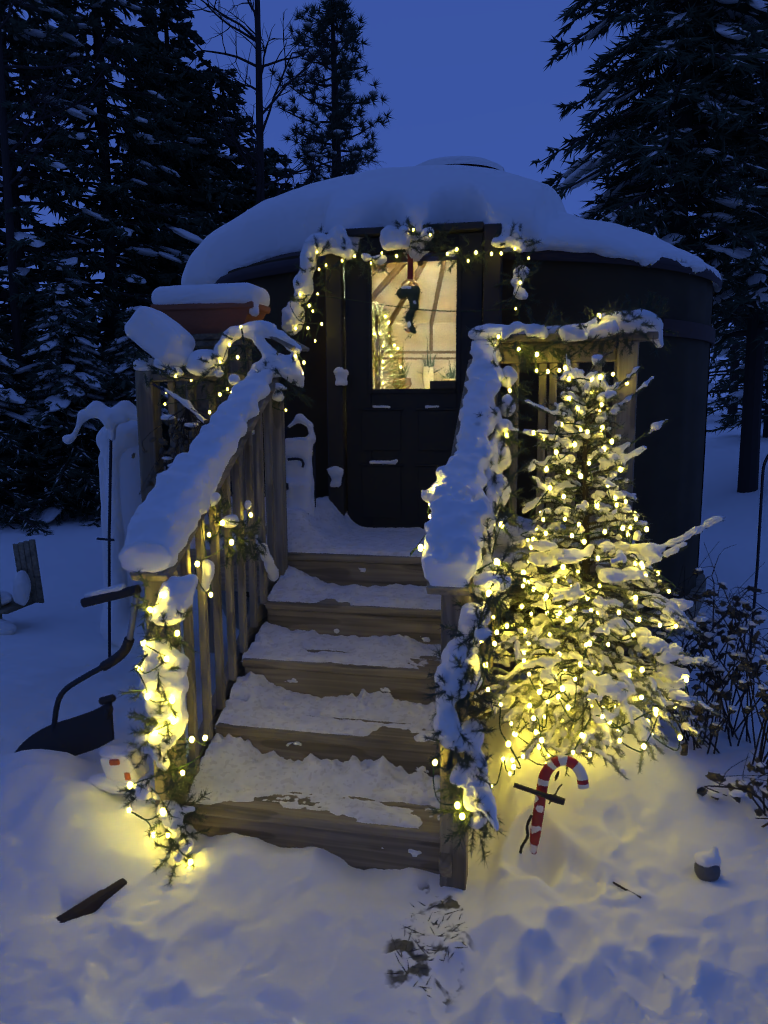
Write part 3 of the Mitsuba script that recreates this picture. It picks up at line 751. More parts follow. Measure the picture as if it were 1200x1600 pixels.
def bough(z, ang, L, rise, load=1.0, key=None):
    a = trunk_at(z)
    d = np.array([math.cos(ang), math.sin(ang), 0])
    s = np.linspace(0, 1, 6)[:, None]
    path = a + d * L * s + np.array([0, 0, 1.0]) * L * (rise * s - (.35 * load) * s**2.2) + g.normal(0, .008, (6, 3)) * s
    tw.append(tube(path, np.linspace(.006, .002, 6), 4))
    spray(path, int(70 + 420 * L), .026)
    side = np.cross(d, [0, 0, 1])
    m = 2 + int(L / .07)
    for q in range(m):
        t = .25 + .7 * q / m
        b = path[0] + (path[-1] - path[0]) * t; b = smooth_path(path, 50)[int(t * 49)]
        sg = 1 if q % 2 else -1
        e = b + (d * .55 + side * sg * .8) * L * (.42 * (1 - t) + .16) + [0, 0, g.normal(-.012, .012)]
        tw.append(tube([b, (b + e) / 2 + [0, 0, .006], e], [.003, .0025, .0015], 4))
        spray([b, (b + e) / 2 + [0, 0, .006], e], int(40 + 300 * np.linalg.norm(e - b)), .024)
        for _ in range(g.poisson(1.5 * load)):
            q0 = g.uniform(.1, .9); r = g.uniform(.006, .013)
            c0 = b + (e - b) * q0 + [0, 0, r * .8] + g.normal(0, .006, 3)
            snowp.append(('c', c0, c0 + (e - b) * g.uniform(.1, .3), r, r * g.uniform(.4, .9)))
        lightp.append(e)
    r = g.uniform(.007, .017) * (.7 + .5 * load)
    P = smooth_path(path, 6)
    for q in range(1, 5):
        if g.random() < .62: snowp.append(('c', P[q] + [0, 0, r * .8] + g.normal(0, .004, 3), P[q] + (P[q + 1] - P[q]) * g.uniform(.3, .9) + [0, 0, r * .6], r * g.uniform(.6, 1.3), r * .7))
    lightp.extend([P[3], P[4], P[5]])
def width(z): return np.interp(z, [.3, .5, .7, .9, 1.05, 1.2, 1.4, 1.6, 1.72], [.46, .47, .47, .40, .30, .24, .20, .13, .04])
for q in range(112):
    z = .36 + 1.34 * (q / 111)**1.0
    bough(z, q * 2.399 + g.normal(0, .3), width(z) * g.uniform(.72, 1.12), np.interp(z, [.3, .8, 1.3, 1.7], [.10, .25, .45, 1.1]), np.interp(z, [.3, 1.0, 1.7], [1.2, 1.0, .5]))
for z in np.linspace(1.45, 1.72, 8):
    bough(z, g.uniform(0, 6.3), .09, 1.2, .4)
low_boughs = []
# long bare-ended shoots and low boughs that the snow bends down
def shoot(a, tip, load, nn=150, frost=False):
    a, tip = np.asarray(a, float), np.asarray(tip, float)
    mid = (a + tip) / 2 + [0, 0, -.012 if tip[2] > a[2] else .03]
    path = smooth_path([a, mid, tip], 10)
    tb = tube(path, np.linspace(.006, .003, 10), 5)
    P = smooth_path(path, 40); i = g.integers(6, 40, nn)
    d = (tip - a) / np.linalg.norm(tip - a)
    v = d * .9 + g.normal(0, .5, (nn, 3)); v /= np.linalg.norm(v, axis=1, keepdims=True)
    m_ = join(tb, needles3(P[i], P[i] + v * .021, .0016))
    if frost: low_boughs.append(m_)
    else: part(tr, 'branch', m_, 'needle')
    if load: snowp.extend([('c', path[q] + [0, 0, .006] + g.normal(0, .003, 3), path[q + 1] + [0, 0, .006], load * g.uniform(.45, .95), load * g.uniform(.35, .75)) for q in range(2, 9) if g.random() < .85])
    if not frost: lightp.append(path[4])
for a, tip, ld in (((.44, .66, 1.49), (.18, .60, 1.525), .013), ((.45, .64, 1.56), (.22, .60, 1.64), .010), ((.47, .66, 1.38), (.755, .60, 1.56), .016), ((.46, .64, 1.52), (.70, .60, 1.715), .009), ((.60, .62, 1.0), (.955, .56, 1.20), .018),
                   ((.46, .62, 1.62), (.655, .60, 1.755), .008), ((.45, .62, 1.66), (.385, .60, 1.80), .007), ((.47, .66, 1.36), (.68, .60, 1.455), .016), ((.58, .62, .96), (.83, .54, 1.10), .020), ((.42, .62, .92), (.15, .58, 1.00), .016),
                   ((.43, .62, 1.22), (.27, .58, 1.34), .014), ((.45, .64, 1.30), (.24, .62, 1.20), .018)):
    shoot(a, tip, ld)
for tip in ((.38, .36, .47), (.55, .33, .42), (.74, .37, .58), (.22, .40, .72), (.82, .42, .86), (.35, .38, .74), (.16, .42, .50), (.64, .30, .50), (.46, .30, .36), (.30, .32, .46), (.69, .42, .42), (.52, .34, .58), (.25, .50, .40), (.40, .34, .32), (.56, .30, .33), (.70, .36, .38),
            (.80, .46, .50), (.34, .30, .38), (.48, .26, .42), (.62, .36, .60), (.20, .46, .58), (.86, .52, .66)):
    a, tip = trunk_at(tip[2] + .06) + np.array([0, -.06, 0]), np.asarray(tip, float)
    shoot(a, tip, g.choice([0, .010, .014]), 160, True)
    for _ in range(7):
        t = g.uniform(.3, 1.0)
        b = a + (tip - a) * t
        e = b + (tip - a) * .22 + g.normal(0, .06, 3) * [1, .7, .5] + [0, 0, -.005]
        shoot(b, e, g.choice([0, .008, .013]), 110, True)
for _ in range(70):
    z = g.uniform(.45, 1.15)
    a = g.uniform(-2.9, .1)
    w_ = width(z) * g.uniform(.45, .95)
    c = trunk_at(z) + [w_ * math.cos(a), w_ * math.sin(a), -.15 * w_]
    q = g.uniform(.6, 1.25)
    snowp.append(('e', c, (.042 * q, .034 * q, .020 * q)))
    snowp.append(('c', c, c + g.normal(0, .035, 3) * [1, 1, .4], .014 * q, .008))
part(tr, 'low_boughs', join(*low_boughs), 'needle_frost', kind='stuff')
part(tr, 'twigs', join(*tw), 'bark', kind='stuff')
nb_, nt_ = np.vstack(nbase), np.vstack(ntip)
fm = g.random(len(nb_)) < .45
part(tr, 'needles', needles3(nb_[~fm], nt_[~fm], .0014), 'needle', kind='stuff')
part(tr, 'frosted_needles', needles3(nb_[fm], nt_[fm], .0019), 'needle_frost', kind='stuff')
part(tr, 'snow', blob(snowp, .0072, .004, .010, 44, 41), 'snow', True, kind='stuff')

tl = thing('string_lights', 'tangled string of warm fairy lights wound over the little spruce', 'string lights')
C_ = np.array(lightp)
toward = (EYE - np.array([.48, .68, 1.0])); toward /= np.linalg.norm(toward)
front = (C_ - np.array([trunk_at(z) for z in C_[:, 2]])) @ toward
ok = np.argsort(-front + g.normal(0, .10, len(front)))[:310]
sel = C_[ok][g.permutation(len(ok))]
chosen = []
for p in sel:
    if all(np.linalg.norm(p - q) > .041 for q in chosen): chosen.append(p)
    if len(chosen) >= 165: break
chosen += [np.array(p) for p in ((.16, .20, .80), (.15, .05, .69), (.19, .10, .62), (.22, .06, .50), (.24, .02, .44), (.30, .24, .52), (.33, .24, .44), (.60, .27, .45), (.72, .30, .56), (.68, .26, .44), (.44, .25, .40), (.40, .28, .62), (.28, .30, .66))]
for _ in range(20):
    x, y = g.uniform(.14, .58), g.uniform(.44, .64)
    chosen.append(np.array([x, y, gz(x, y) + g.uniform(.02, .10)]))
chosen = np.array(chosen)
for p in chosen:
    p += toward * .018 + [0, 0, -.006]
    p[2] = max(p[2], gz(p[0], p[1]) + .008)
    bulb(tl, p, .92, (.54 if p[2] > .95 else .62) * g.uniform(.55, 1.35))
rest = list(range(len(chosen))); cur = int(np.argmax(chosen[:, 2])); order = [cur]; rest.remove(cur)
while rest:
    dd = [np.linalg.norm((chosen[i] - chosen[cur]) * [1, 1, 1.6]) for i in rest]
    cur = rest[int(np.argmin(dd))]; order.append(cur); rest.remove(cur)
W = chosen[order]
seg = [W[0]]
for a, b in zip(W[:-1], W[1:]):
    if np.linalg.norm(b - a) > .28:
        if len(seg) > 1: part(tl, 'wire', wire(seg, .04, .0025, len(seg)), 'wire')
        seg = []
    seg.append(b)
if len(seg) > 1: part(tl, 'wire', wire(seg, .04, .0025, 3), 'wire')

# ------------------------------------------------------------------ garlands with their lights
def garland(label, path, n, spread, bulbs, snow=None, length=.075, seed=0, group=None, h=.007, power=1.0, wires=True, dark=False, needles=38, bs=1.0):
    t = thing('garland', label, 'garland')
    if n: part(t, 'greenery', sprigs(path, n, spread, length, needles, .0018, seed), 'needle', kind='stuff')
    if snow: part(t, 'snow', blob(snow, h, .010, .012, 20, seed + 60), 'snow', True, kind='stuff')
    for p in bulbs: bulb(t, p, bs, power * random.uniform(.7, 1.2))
    if wires and len(bulbs) > 1:
        b = [np.asarray(q, float) for q in bulbs]
        part(t, 'wire', wire(b, .03, .0023, seed), 'wire')
    return t

def clumps(path, n, r, jit, seed, lift=.0):
    g = np.random.default_rng(seed)
    P = smooth_path(path, 100)
    out = []
    for i in np.linspace(2, 97, n).astype(int):
        q = P[i] + g.normal(0, jit, 3) + [0, 0, lift]
        s = r * g.uniform(.6, 1.25)
        out.append(('e', q, (s * g.uniform(.8, 1.3), s * g.uniform(.7, 1.0), s * g.uniform(.7, 1.1))))
        if g.random() < .6: out.append(('c', q, q + g.normal(0, 1, 3) * s * 1.1, s * .5, s * .3))
    return out

pth = [(-.96, -.10, 1.02), (-.935, -.12, .90), (-.97, -.11, .76), (-.95, -.11, .64), (-.97, -.12, .52), (-.945, -.13, .42), (-.99, -.14, .31), (-.94, -.12, .24), (-.925, -.12, .12), (-.90, -.13, .06)]
sn_ = [('e', (-.91, -.075, .99), (.055, .05, .055)), ('e', (-.94, -.085, .92), (.055, .05, .04)), ('e', (-.965, -.11, .80), (.045, .045, .045)), ('e', (-.93, -.10, .75), (.062, .055, .05)), ('e', (-.99, -.11, .73), (.04, .04, .045)), ('e', (-.92, -.09, .67), (.05, .045, .05)),
       ('e', (-.96, -.10, .60), (.062, .05, .05)), ('e', (-1.0, -.10, .67), (.035, .04, .04)), ('e', (-.91, -.09, .55), (.03, .03, .035)), ('e', (-.985, -.08, .47), (.05, .05, .055)), ('c', (-.90, -.06, .97), (-.86, -.05, 1.03), .03, .02), ('e', (-.95, -.09, .70), (.05, .04, .04))]
garland('snow clogged evergreen garland with fairy lights hanging down the left bottom newel post', pth, 170, .3,
        [(-.93, -.13, 1.0), (-.97, -.14, .95), (-.88, -.13, .87), (-.99, -.16, .84), (-.905, -.165, .79), (-1.03, -.14, .74), (-.98, -.17, .655), (-.90, -.15, .64), (-.905, -.14, .56), (-.97, -.15, .52), (-.86, -.10, .48), (-.81, -.10, .49), (-1.07, -.16, .32), (-1.0, -.17, .33),
         (-.885, -.13, .37), (-.945, -.17, .24), (-1.08, -.16, .225), (-.985, -.17, .15), (-.93, -.17, .155), (-.85, -.17, .065), (-.985, -.20, .02), (-.95, -.21, .03)], sn_ + clumps(pth[4:], 9, .030, .022, 8), seed=1, power=1.6)
garland('short sprig of garland with lights tied half way up the left stair railing', [(-.955, .24, 1.24), (-.94, .34, 1.18), (-.93, .44, 1.10), (-.93, .56, 1.07), (-.93, .66, 1.09)], 60, .3,
        [(-.925, .24, 1.14), (-.915, .34, 1.17), (-.91, .41, 1.08), (-.91, .62, 1.16), (-.925, .13, 1.05), (-.905, .19, .92), (-.93, .17, 1.27)],
        [('e', (-.945, .30, 1.27), (.04, .05, .03)), ('e', (-.93, .46, 1.16), (.03, .05, .028)), ('c', (-.92, .18, .95), (-.915, .20, 1.03), .018, .026), ('e', (-.925, .62, 1.20), (.016, .02, .022)), ('c', (-.93, .80, .98), (-.93, .93, .82), .02, .028)], seed=2)
garland('garland draped along the left deck railing under slabs of snow, with small lights', [(-1.66, 1.12, 1.84), (-1.55, 1.12, 1.80), (-1.40, 1.12, 1.76), (-1.26, 1.11, 1.78), (-1.20, 1.10, 1.85), (-1.06, 1.09, 1.90), (-.93, 1.07, 1.78), (-.86, 1.07, 1.72), (-.98, 1.07, 1.70), (-1.12, 1.09, 1.70)], 120, .4,
        [(-1.45, 1.05, 1.765), (-1.37, 1.05, 1.745), (-1.52, 1.08, 1.69), (-1.53, 1.08, 1.63), (-1.22, 1.06, 1.83), (-1.17, 1.06, 1.91), (-1.13, 1.06, 1.85), (-1.10, 1.04, 1.99), (-1.28, 1.05, 1.59), (-1.17, 1.02, 1.70), (-1.11, 1.02, 1.70), (-1.14, 1.0, 1.685), (-1.21, 1.02, 1.675), (-.97, 1.02, 1.64), (-.88, 1.02, 1.60),
         (-.84, 1.06, 1.85), (-.80, 1.06, 1.82), (-.81, 1.06, 1.77)], clumps([(-1.6, 1.10, 1.82), (-1.25, 1.08, 1.76), (-1.0, 1.05, 1.72), (-.86, 1.04, 1.70)], 9, .026, .02, 3), seed=3, dark=True, power=.40, bs=.8)
garland('garland with lights framing the top and both sides of the hut door', [(-1.05, 1.76, 1.98), (-.99, 1.76, 2.20), (-.93, 1.76, 2.42), (-.84, 1.76, 2.50), (-.72, 1.75, 2.42), (-.55, 1.75, 2.41), (-.38, 1.75, 2.51), (-.25, 1.75, 2.46), (-.13, 1.75, 2.41), (.03, 1.75, 2.43), (.13, 1.76, 2.44), (.16, 1.76, 2.30), (.165, 1.76, 2.12)], 210, .3,
        [(-1.05, 1.70, 2.04), (-.98, 1.70, 2.04), (-1.03, 1.70, 1.92), (-.97, 1.70, 2.16), (-.95, 1.70, 2.13), (-.92, 1.70, 2.22), (-.87, 1.70, 2.37), (-.92, 1.70, 2.44), (-.91, 1.70, 2.35), (-.78, 1.70, 2.39), (-.71, 1.70, 2.41), (-.62, 1.70, 2.37), (-.56, 1.70, 2.42), (-.48, 1.70, 2.40), (-.39, 1.70, 2.53), (-.30, 1.70, 2.50),
         (-.21, 1.70, 2.40), (-.16, 1.70, 2.42), (-.10, 1.70, 2.36), (-.06, 1.70, 2.40), (.02, 1.70, 2.39), (.07, 1.70, 2.39), (.14, 1.70, 2.41), (.21, 1.70, 2.36), (.17, 1.70, 2.24), (.15, 1.70, 2.11), (-1.02, 1.70, 2.22), (-.90, 1.70, 2.06), (-.94, 1.70, 1.97)],
        [('e', (-1.085, 1.76, 2.10), (.065, .05, .085)), ('e', (-1.02, 1.76, 2.27), (.055, .05, .08)), ('e', (-.99, 1.76, 2.40), (.05, .05, .07)), ('e', (-.93, 1.76, 2.49), (.075, .05, .06)), ('e', (-.81, 1.75, 2.51), (.055, .05, .075)), ('e', (-.76, 1.74, 2.45), (.04, .04, .045)),
         ('e', (-.53, 1.74, 2.50), (.05, .05, .06)), ('e', (-.45, 1.74, 2.50), (.045, .05, .055)), ('e', (-.32, 1.74, 2.51), (.035, .04, .035)), ('e', (-.66, 1.74, 2.41), (.025, .03, .02)), ('e', (-.58, 1.74, 2.39), (.03, .03, .025)), ('e', (-.19, 1.74, 2.41), (.025, .03, .02)),
         ('e', (.05, 1.74, 2.45), (.03, .03, .025)), ('e', (.11, 1.75, 2.49), (.04, .04, .055)), ('e', (.16, 1.75, 2.44), (.03, .03, .05)), ('e', (.165, 1.75, 2.30), (.04, .03, .035)), ('e', (.175, 1.75, 2.19), (.04, .03, .03)), ('e', (.15, 1.75, 2.25), (.025, .03, .02))], seed=4, power=.42, bs=.85)
garland('garland lying along the right deck railing above the yellow lit beam', [(.10, 1.14, 1.94), (.24, 1.14, 1.91), (.38, 1.14, 1.915), (.52, 1.13, 1.94), (.64, 1.13, 1.97), (.77, 1.14, 1.95)], 130, .4,
        [(.10, 1.10, 1.92), (.19, 1.10, 1.865), (.27, 1.10, 1.84), (.40, 1.10, 1.91), (.53, 1.10, 2.0), (.565, 1.10, 1.945), (.27, 1.12, 1.77), (.32, 1.12, 1.765), (.37, 1.12, 1.77), (.66, 1.12, 1.71), (.60, 1.12, 1.75)], clumps([(.14, 1.12, 1.935), (.38, 1.12, 1.93), (.6, 1.12, 1.97)], 9, .026, .02, 5), seed=5, power=1.15, bs=.9)
garland('snowy garland hanging along the outer side of the right stair railing', [(.13, 1.16, 1.80), (.135, 1.0, 1.70), (.14, .80, 1.58), (.14, .55, 1.45), (.14, .35, 1.30), (.14, .2, 1.18)], 110, .4,
        [(.165, 1.10, 1.77), (.16, .95, 1.68), (.165, .68, 1.50), (.165, .62, 1.44), (.17, .30, 1.20), (.17, .12, 1.10)],
        [('e', (.15, 1.05, 1.74), (.035, .06, .05)), ('e', (.155, .90, 1.62), (.035, .06, .045)), ('e', (.15, .74, 1.53), (.035, .06, .04)), ('e', (.15, .60, 1.42), (.035, .06, .055)), ('e', (.155, .45, 1.30), (.035, .06, .07))], seed=6)
garland('dark snow dusted garland drooping from the right bottom newel post to the ground', [(.14, .05, 1.19), (.175, -.08, 1.10), (.165, -.12, 1.0), (.13, -.13, .92), (.09, -.14, .82), (.055, -.13, .70), (.05, -.14, .60), (.08, -.14, .50), (.115, -.13, .40), (.13, -.12, .31)], 190, .3,
        [(.155, -.17, .845), (-.012, -.08, .47), (.075, -.19, .39), (.09, -.19, .355), (.16, -.14, 1.06), (.175, -.05, 1.14), (-.07, -.02, 1.17), (.02, .22, 1.33), (-.055, .22, 1.34), (-.085, .30, 1.27), (-.09, .32, 1.22)],
        [('e', (.175, -.07, 1.075), (.045, .045, .032)), ('c', (.095, -.08, .98), (.095, -.08, .89), .026, .034), ('e', (.075, -.11, .84), (.062, .055, .055)), ('e', (.065, -.11, .78), (.070, .055, .05)), ('e', (.03, -.12, .72), (.03, .035, .05)), ('e', (.025, -.12, .61), (.032, .035, .045)),
         ('e', (.115, -.12, .59), (.035, .035, .05)), ('e', (.125, -.12, .50), (.035, .035, .05)), ('e', (.075, -.15, .47), (.028, .03, .035)), ('e', (.145, -.11, .39), (.03, .035, .05)), ('e', (.11, -.15, .38), (.022, .025, .03)), ('e', (.13, -.13, .31), (.03, .03, .025))] + clumps([(.15, -.05, 1.12), (.14, -.13, .92), (.06, -.14, .70), (.06, -.14, .58), (.13, -.13, .36)], 13, .026, .022, 9), seed=7, dark=True, power=1.2)

# ------------------------------------------------------------------ things on and round the landing
o = thing('door_hanger', 'dark twisted ornament hung on a red ribbon in front of the door window', 'ornament')
part(o, 'ribbon', box((-.442, DY - .045, 2.29), (-.412, DY - .040, 2.46), .001), 'ribbon')
part(o, 'ring', tube([(-.43 + .047 * math.cos(a), DY - .05, 2.245 + .047 * math.sin(a)) for a in np.linspace(0, 2 * math.pi, 30)], .006, 8), 'brass', True)
body = [('c', (-.47, DY - .05, 2.225), (-.395, DY - .05, 2.235), .030, .024), ('c', (-.41, DY - .05, 2.21), (-.405, DY - .05, 2.155), .028, .022), ('c', (-.405, DY - .05, 2.155), (-.435, DY - .05, 2.09), .020, .018), ('c', (-.435, DY - .05, 2.09), (-.42, DY - .05, 2.03), .013, .014), ('c', (-.42, DY - .05, 2.03), (-.40, DY - .05, 2.015), .014, .010)]
part(o, 'body', blob(body, .005, .006, .012, 50, 71), 'needle', True)
g = np.random.default_rng(77)
bb = np.array([b[1] for b in body] * 30) + g.normal(0, .014, (150, 3)) * [1, .4, 1]
part(o, 'sprig', spikes(bb, bb + g.normal(0, .022, (150, 3)) * [1, .5, 1], .0025), 'needle', kind='stuff')
part(o, 'bell', sphere((-.435, DY - .055, 2.022), .013, 2), 'brass', True)
part(o, 'snow', blob([('e', (-.44, DY - .065, 2.25), (.03, .012, .010)), ('e', (-.40, DY - .065, 2.165), (.012, .01, .018)), ('e', (-.43, DY - .065, 2.055), (.010, .008, .02))], .004, .004, .006, 40, 72), 'snow', True, kind='stuff')
sg = thing('sill_block', 'small dark wooden block standing at the lower right corner of the door window', 'block')
part(sg, 'body', box((-.315, DY - .060, 1.704), (-.172, DY - .034, 1.748), .004), 'frame_paint')

pl = thing('planter_box', 'terracotta planter box heaped with smooth snow above the left railing', 'planter')
def trapezoid(x0, x1, X0, X1, y0, y1, Y0, Y1, z0, z1):
    v = np.array([(x0, y0, z0), (x1, y0, z0), (x1, y1, z0), (x0, y1, z0), (X0, Y0, z1), (X1, Y0, z1), (X1, Y1, z1), (X0, Y1, z1)])
    h = trimesh.convex.convex_hull(v)
    return np.array(h.vertices), np.array(h.faces)
part(pl, 'body', trapezoid(-1.655, -1.255, -1.715, -1.185, 1.40, 1.58, 1.37, 1.61, 1.995, 2.115), 'terracotta')
part(pl, 'rim', box((-1.735, 1.355, 2.115), (-1.165, 1.625, 2.150), .006), 'terracotta')
part(pl, 'saucer', trapezoid(-1.67, -1.24, -1.68, -1.23, 1.38, 1.60, 1.37, 1.61, 1.965, 1.993), 'wood_along')
part(pl, 'snow', blob([('b', (-1.45, 1.49, 2.185), (.295, .145, .062), .058, I3), ('c', (-1.20, 1.42, 2.15), (-1.17, 1.40, 2.10), .03, .025)], .011, .02, .008, 6, 73), 'snow', True, kind='stuff')
ps = thing('plant_stand', 'dark wooden plant stand holding up the snowy planter box', 'plant stand')
part(ps, 'shelf', box((-1.66, 1.39, 1.930), (-1.25, 1.59, 1.963), .004), 'wood_along')
for x in (-1.62, -1.29):
    for y in (1.42, 1.56):
        part(ps, 'leg', box((x - .025, y - .025, DECK), (x + .025, y + .025, 1.928), .004), 'wood_up')
part(ps, 'back_panel', box((-1.593, 1.55, 1.2), (-1.317, 1.57, 1.92), .004), 'wood_along')

ch = thing('garden_chair', 'wrought iron garden chair plastered with snow, left of the hut door', 'chair')
part(ch, 'back_frame', tube(smooth_path([(-1.10, 1.60, .9), (-1.10, 1.60, 1.40), (-1.07, 1.60, 1.50), (-1.01, 1.60, 1.545), (-.955, 1.60, 1.52), (-.93, 1.60, 1.44), (-.935, 1.60, .9)], 40), .010, 8), 'iron', True)
part(ch, 'seat', box((-1.11, 1.36, 1.02), (-.93, 1.60, 1.04), .006), 'iron')
part(ch, 'snow', blob([('b', (-1.015, 1.60, 1.31), (.082, .035, .135), .03, I3), ('b', (-1.01, 1.56, 1.10), (.085, .06, .12), .04, I3), ('c', (-1.06, 1.58, 1.505), (-1.0, 1.58, 1.553), .012, .016), ('c', (-1.0, 1.58, 1.553), (-.945, 1.59, 1.51), .016, .012), ('c', (-.945, 1.59, 1.51), (-.93, 1.59, 1.44), .012, .014), ('c', (-1.02, 1.55, 1.0), (-.96, 1.5, .92), .09, .09)], .007, .012, .010, 16, 74), 'snow', True, kind='stuff')
part(ch, 'scroll', tube(smooth_path([(-1.06, 1.545, 1.325), (-1.02, 1.543, 1.330), (-.985, 1.543, 1.325), (-.972, 1.543, 1.305), (-.978, 1.545, 1.285)], 16), .0075, 6), 'iron', True)
part(ch, 'scroll', tube([(-1.052, 1.495, 1.20), (-1.052, 1.495, 1.165)], .009, 6), 'iron', True)

hp = thing('dried_plant', 'dried hanging plant with snow caught in it beside the dark left post', 'plant')
g = np.random.default_rng(91)
ctr = np.array([(-1.42 + .12 * g.normal(), 1.06 + .05 * g.normal(), 0) for _ in range(170)])
ctr[:, 2] = g.uniform(1.12, 1.56, 170)
ctr[:, 0] += (ctr[:, 2] - 1.35) * .25
lv = [sphere(c, np.array([.026, .016, .015]) * g.uniform(.5, 1.2), 0) for c in ctr]
lv = [move((v - c, f), rot(g.normal(size=3), g.uniform(0, 180)), c) for (v, f), c in zip(lv, ctr)]
part(hp, 'leaves', join(*lv), 'dead_leaf', kind='stuff')
part(hp, 'stems', join(*[tube(smooth_path([(-1.40, 1.06, 1.62), c + g.normal(0, .04, 3), c], 6), .002, 4) for c in ctr[:40]]), 'stem', kind='stuff')
part(hp, 'snow', blob([('e', c + [0, -.01, .014], np.array([.034, .025, .012]) * g.uniform(.7, 1.3)) for c in ctr[::8]] + [('c', (-1.51, 1.06, 1.70), (-1.40, 1.06, 1.63), .010, .014), ('c', (-1.40, 1.06, 1.63), (-1.31, 1.06, 1.54), .014, .008)], .007, .006, .008, 30, 75), 'snow', True, kind='stuff')
part(hp, 'hanger', tube(smooth_path([(-1.60, 1.10, 1.73), (-1.50, 1.06, 1.685), (-1.40, 1.06, 1.612), (-1.31, 1.06, 1.525)], 14), .006, 6), 'iron')

tk = thing('gas_cylinder', 'tall gas cylinder plastered white with snow standing left of the deck', 'gas cylinder')
tp = [(.001, .10), (.17, .10), (.19, .16), (.19, 1.30), (.17, 1.38), (.10, 1.43), (.001, 1.45)]
part(tk, 'body', move(revolve(tp, 40), t=(-2.24, 1.98, 0)), 'white_plastic', True)
part(tk, 'collar', move(revolve([(.085, 1.42), (.095, 1.53), (.090, 1.53), (.080, 1.42)], 24), t=(-2.24, 1.98, 0)), 'white_plastic', True)
part(tk, 'snow', blob([('e', (-2.24, 1.98, 1.46), (.165, .165, .075)), ('c', (-2.40, 1.90, 1.28), (-2.41, 1.90, .3), .035, .05), ('c', (-2.28, 1.82, 1.3), (-2.28, 1.80, .3), .05, .06), ('e', (-2.28, 1.92, 1.40), (.14, .12, .08)), ('c', (-2.36, 1.9, .2), (-2.1, 1.8, .15), .12, .12)], .014, .03, .012, 6, 76), 'snow', True, kind='stuff')

hk = thing('shepherd_hook', 'double garden hook with thick snow on its curled arms, left of the deck', 'plant hook')
base = np.array([-2.26, 1.60, gz(-2.26, 1.6) - .05])
part(hk, 'pole', tube([base, (-2.21, 1.60, .85), (-2.155, 1.60, 1.50)], .0085, 8), 'iron', True)
part(hk, 'arm', tube(smooth_path([(-2.155, 1.60, 1.46), (-2.165, 1.60, 1.54), (-2.22, 1.60, 1.60), (-2.30, 1.60, 1.585), (-2.37, 1.60, 1.52), (-2.40, 1.60, 1.43), (-2.44, 1.60, 1.405), (-2.475, 1.60, 1.43)], 30), .0075, 8), 'iron', True)
part(hk, 'arm', tube(smooth_path([(-2.155, 1.60, 1.46), (-2.13, 1.60, 1.54), (-2.07, 1.60, 1.60), (-2.0, 1.60, 1.585), (-1.95, 1.60, 1.50), (-1.92, 1.60, 1.42)], 24), .0075, 8), 'iron', True)
part(hk, 'foot_bar', tube([(-2.29, 1.60, .835), (-2.18, 1.60, .83)], .008, 6), 'iron', True)
part(hk, 'snow', blob([('c', (-2.15, 1.60, 1.44), (-2.155, 1.60, 1.52), .018, .03), ('c', (-2.16, 1.60, 1.56), (-2.24, 1.60, 1.60), .035, .04), ('c', (-2.24, 1.60, 1.605), (-2.33, 1.60, 1.565), .038, .026), ('c', (-2.33, 1.60, 1.565), (-2.40, 1.60, 1.45), .022, .012), ('e', (-2.445, 1.60, 1.425), (.036, .03, .028)),
                       ('c', (-2.14, 1.60, 1.56), (-2.06, 1.60, 1.605), .036, .04), ('c', (-2.06, 1.60, 1.605), (-1.97, 1.60, 1.56), .04, .03), ('c', (-2.16, 1.59, 1.53), (-2.06, 1.59, 1.545), .02, .02)], .008, .014, .008, 12, 77), 'snow', True)
h2 = thing('shepherd_hook', 'thin black garden hook at the right edge beyond the dead plants', 'plant hook')
part(h2, 'pole', tube([(1.62, 2.6, gz(1.62, 2.6) - .1), (1.63, 2.6, .60), (1.625, 2.6, 1.19)], .009, 8), 'iron', True)
part(h2, 'arm', tube(smooth_path([(1.625, 2.6, 1.17), (1.63, 2.6, 1.24), (1.66, 2.6, 1.31), (1.73, 2.6, 1.33), (1.79, 2.6, 1.28), (1.80, 2.6, 1.2)], 20), .009, 8), 'iron', True)

# snow shovel
sv = thing('snow_shovel', 'black bladed snow shovel with a bent handle lying on the left snowbank', 'snow shovel')
gp = 'black_plastic'
part(sv, 'crossbar', beam((-1.235, .25, .912), (-1.49, .25, .842), .04, .036, .008), gp)
part(sv, 'crossbar_snow', blob([('c', (-1.31, .25, .915), (-1.47, .25, .872), .016, .012)], .006, .006, .006, 20, 78), 'snow', True, kind='stuff')
part(sv, 'shaft', tube([(-1.245, .25, .90), (-1.295, .25, .685)], .0125, 10), 'steel', True)
part(sv, 'hand_grip', tube(smooth_path([(-1.29, .25, .705), (-1.315, .25, .655), (-1.36, .25, .615), (-1.415, .25, .58)], 12), .020, 10), gp, True)
part(sv, 'shaft', tube(smooth_path([(-1.41, .25, .583), (-1.52, .25, .52), (-1.60, .25, .465), (-1.64, .25, .40), (-1.665, .245, .27)], 16), .0115, 10), 'iron', True)
bp = smooth_path([(-1.40, .26, .385), (-1.47, .25, .345), (-1.56, .24, .31), (-1.68, .23, .265), (-1.78, .22, .20), (-1.86, .22, .11), (-1.89, .22, .02)], 20)
off = np.array([.02, -.03, -.10])
L0 = bp + off * -.40; L1 = bp + off * 1.05
th_ = np.array([0, .012, -.004])
vv = np.stack([L0, L0 + th_, L1 + th_, L1], 1).reshape(-1, 3)
ff = []
for q in range(19):
    for e in range(4):
        a, b2 = q * 4 + e, q * 4 + (e + 1) % 4
        ff += [(a, b2, b2 + 4), (a, b2 + 4, a + 4)]
ff += [(0, 2, 1), (0, 3, 2), (76, 77, 78), (76, 78, 79)]
part(sv, 'blade', (vv, np.array(ff)), gp, 40)
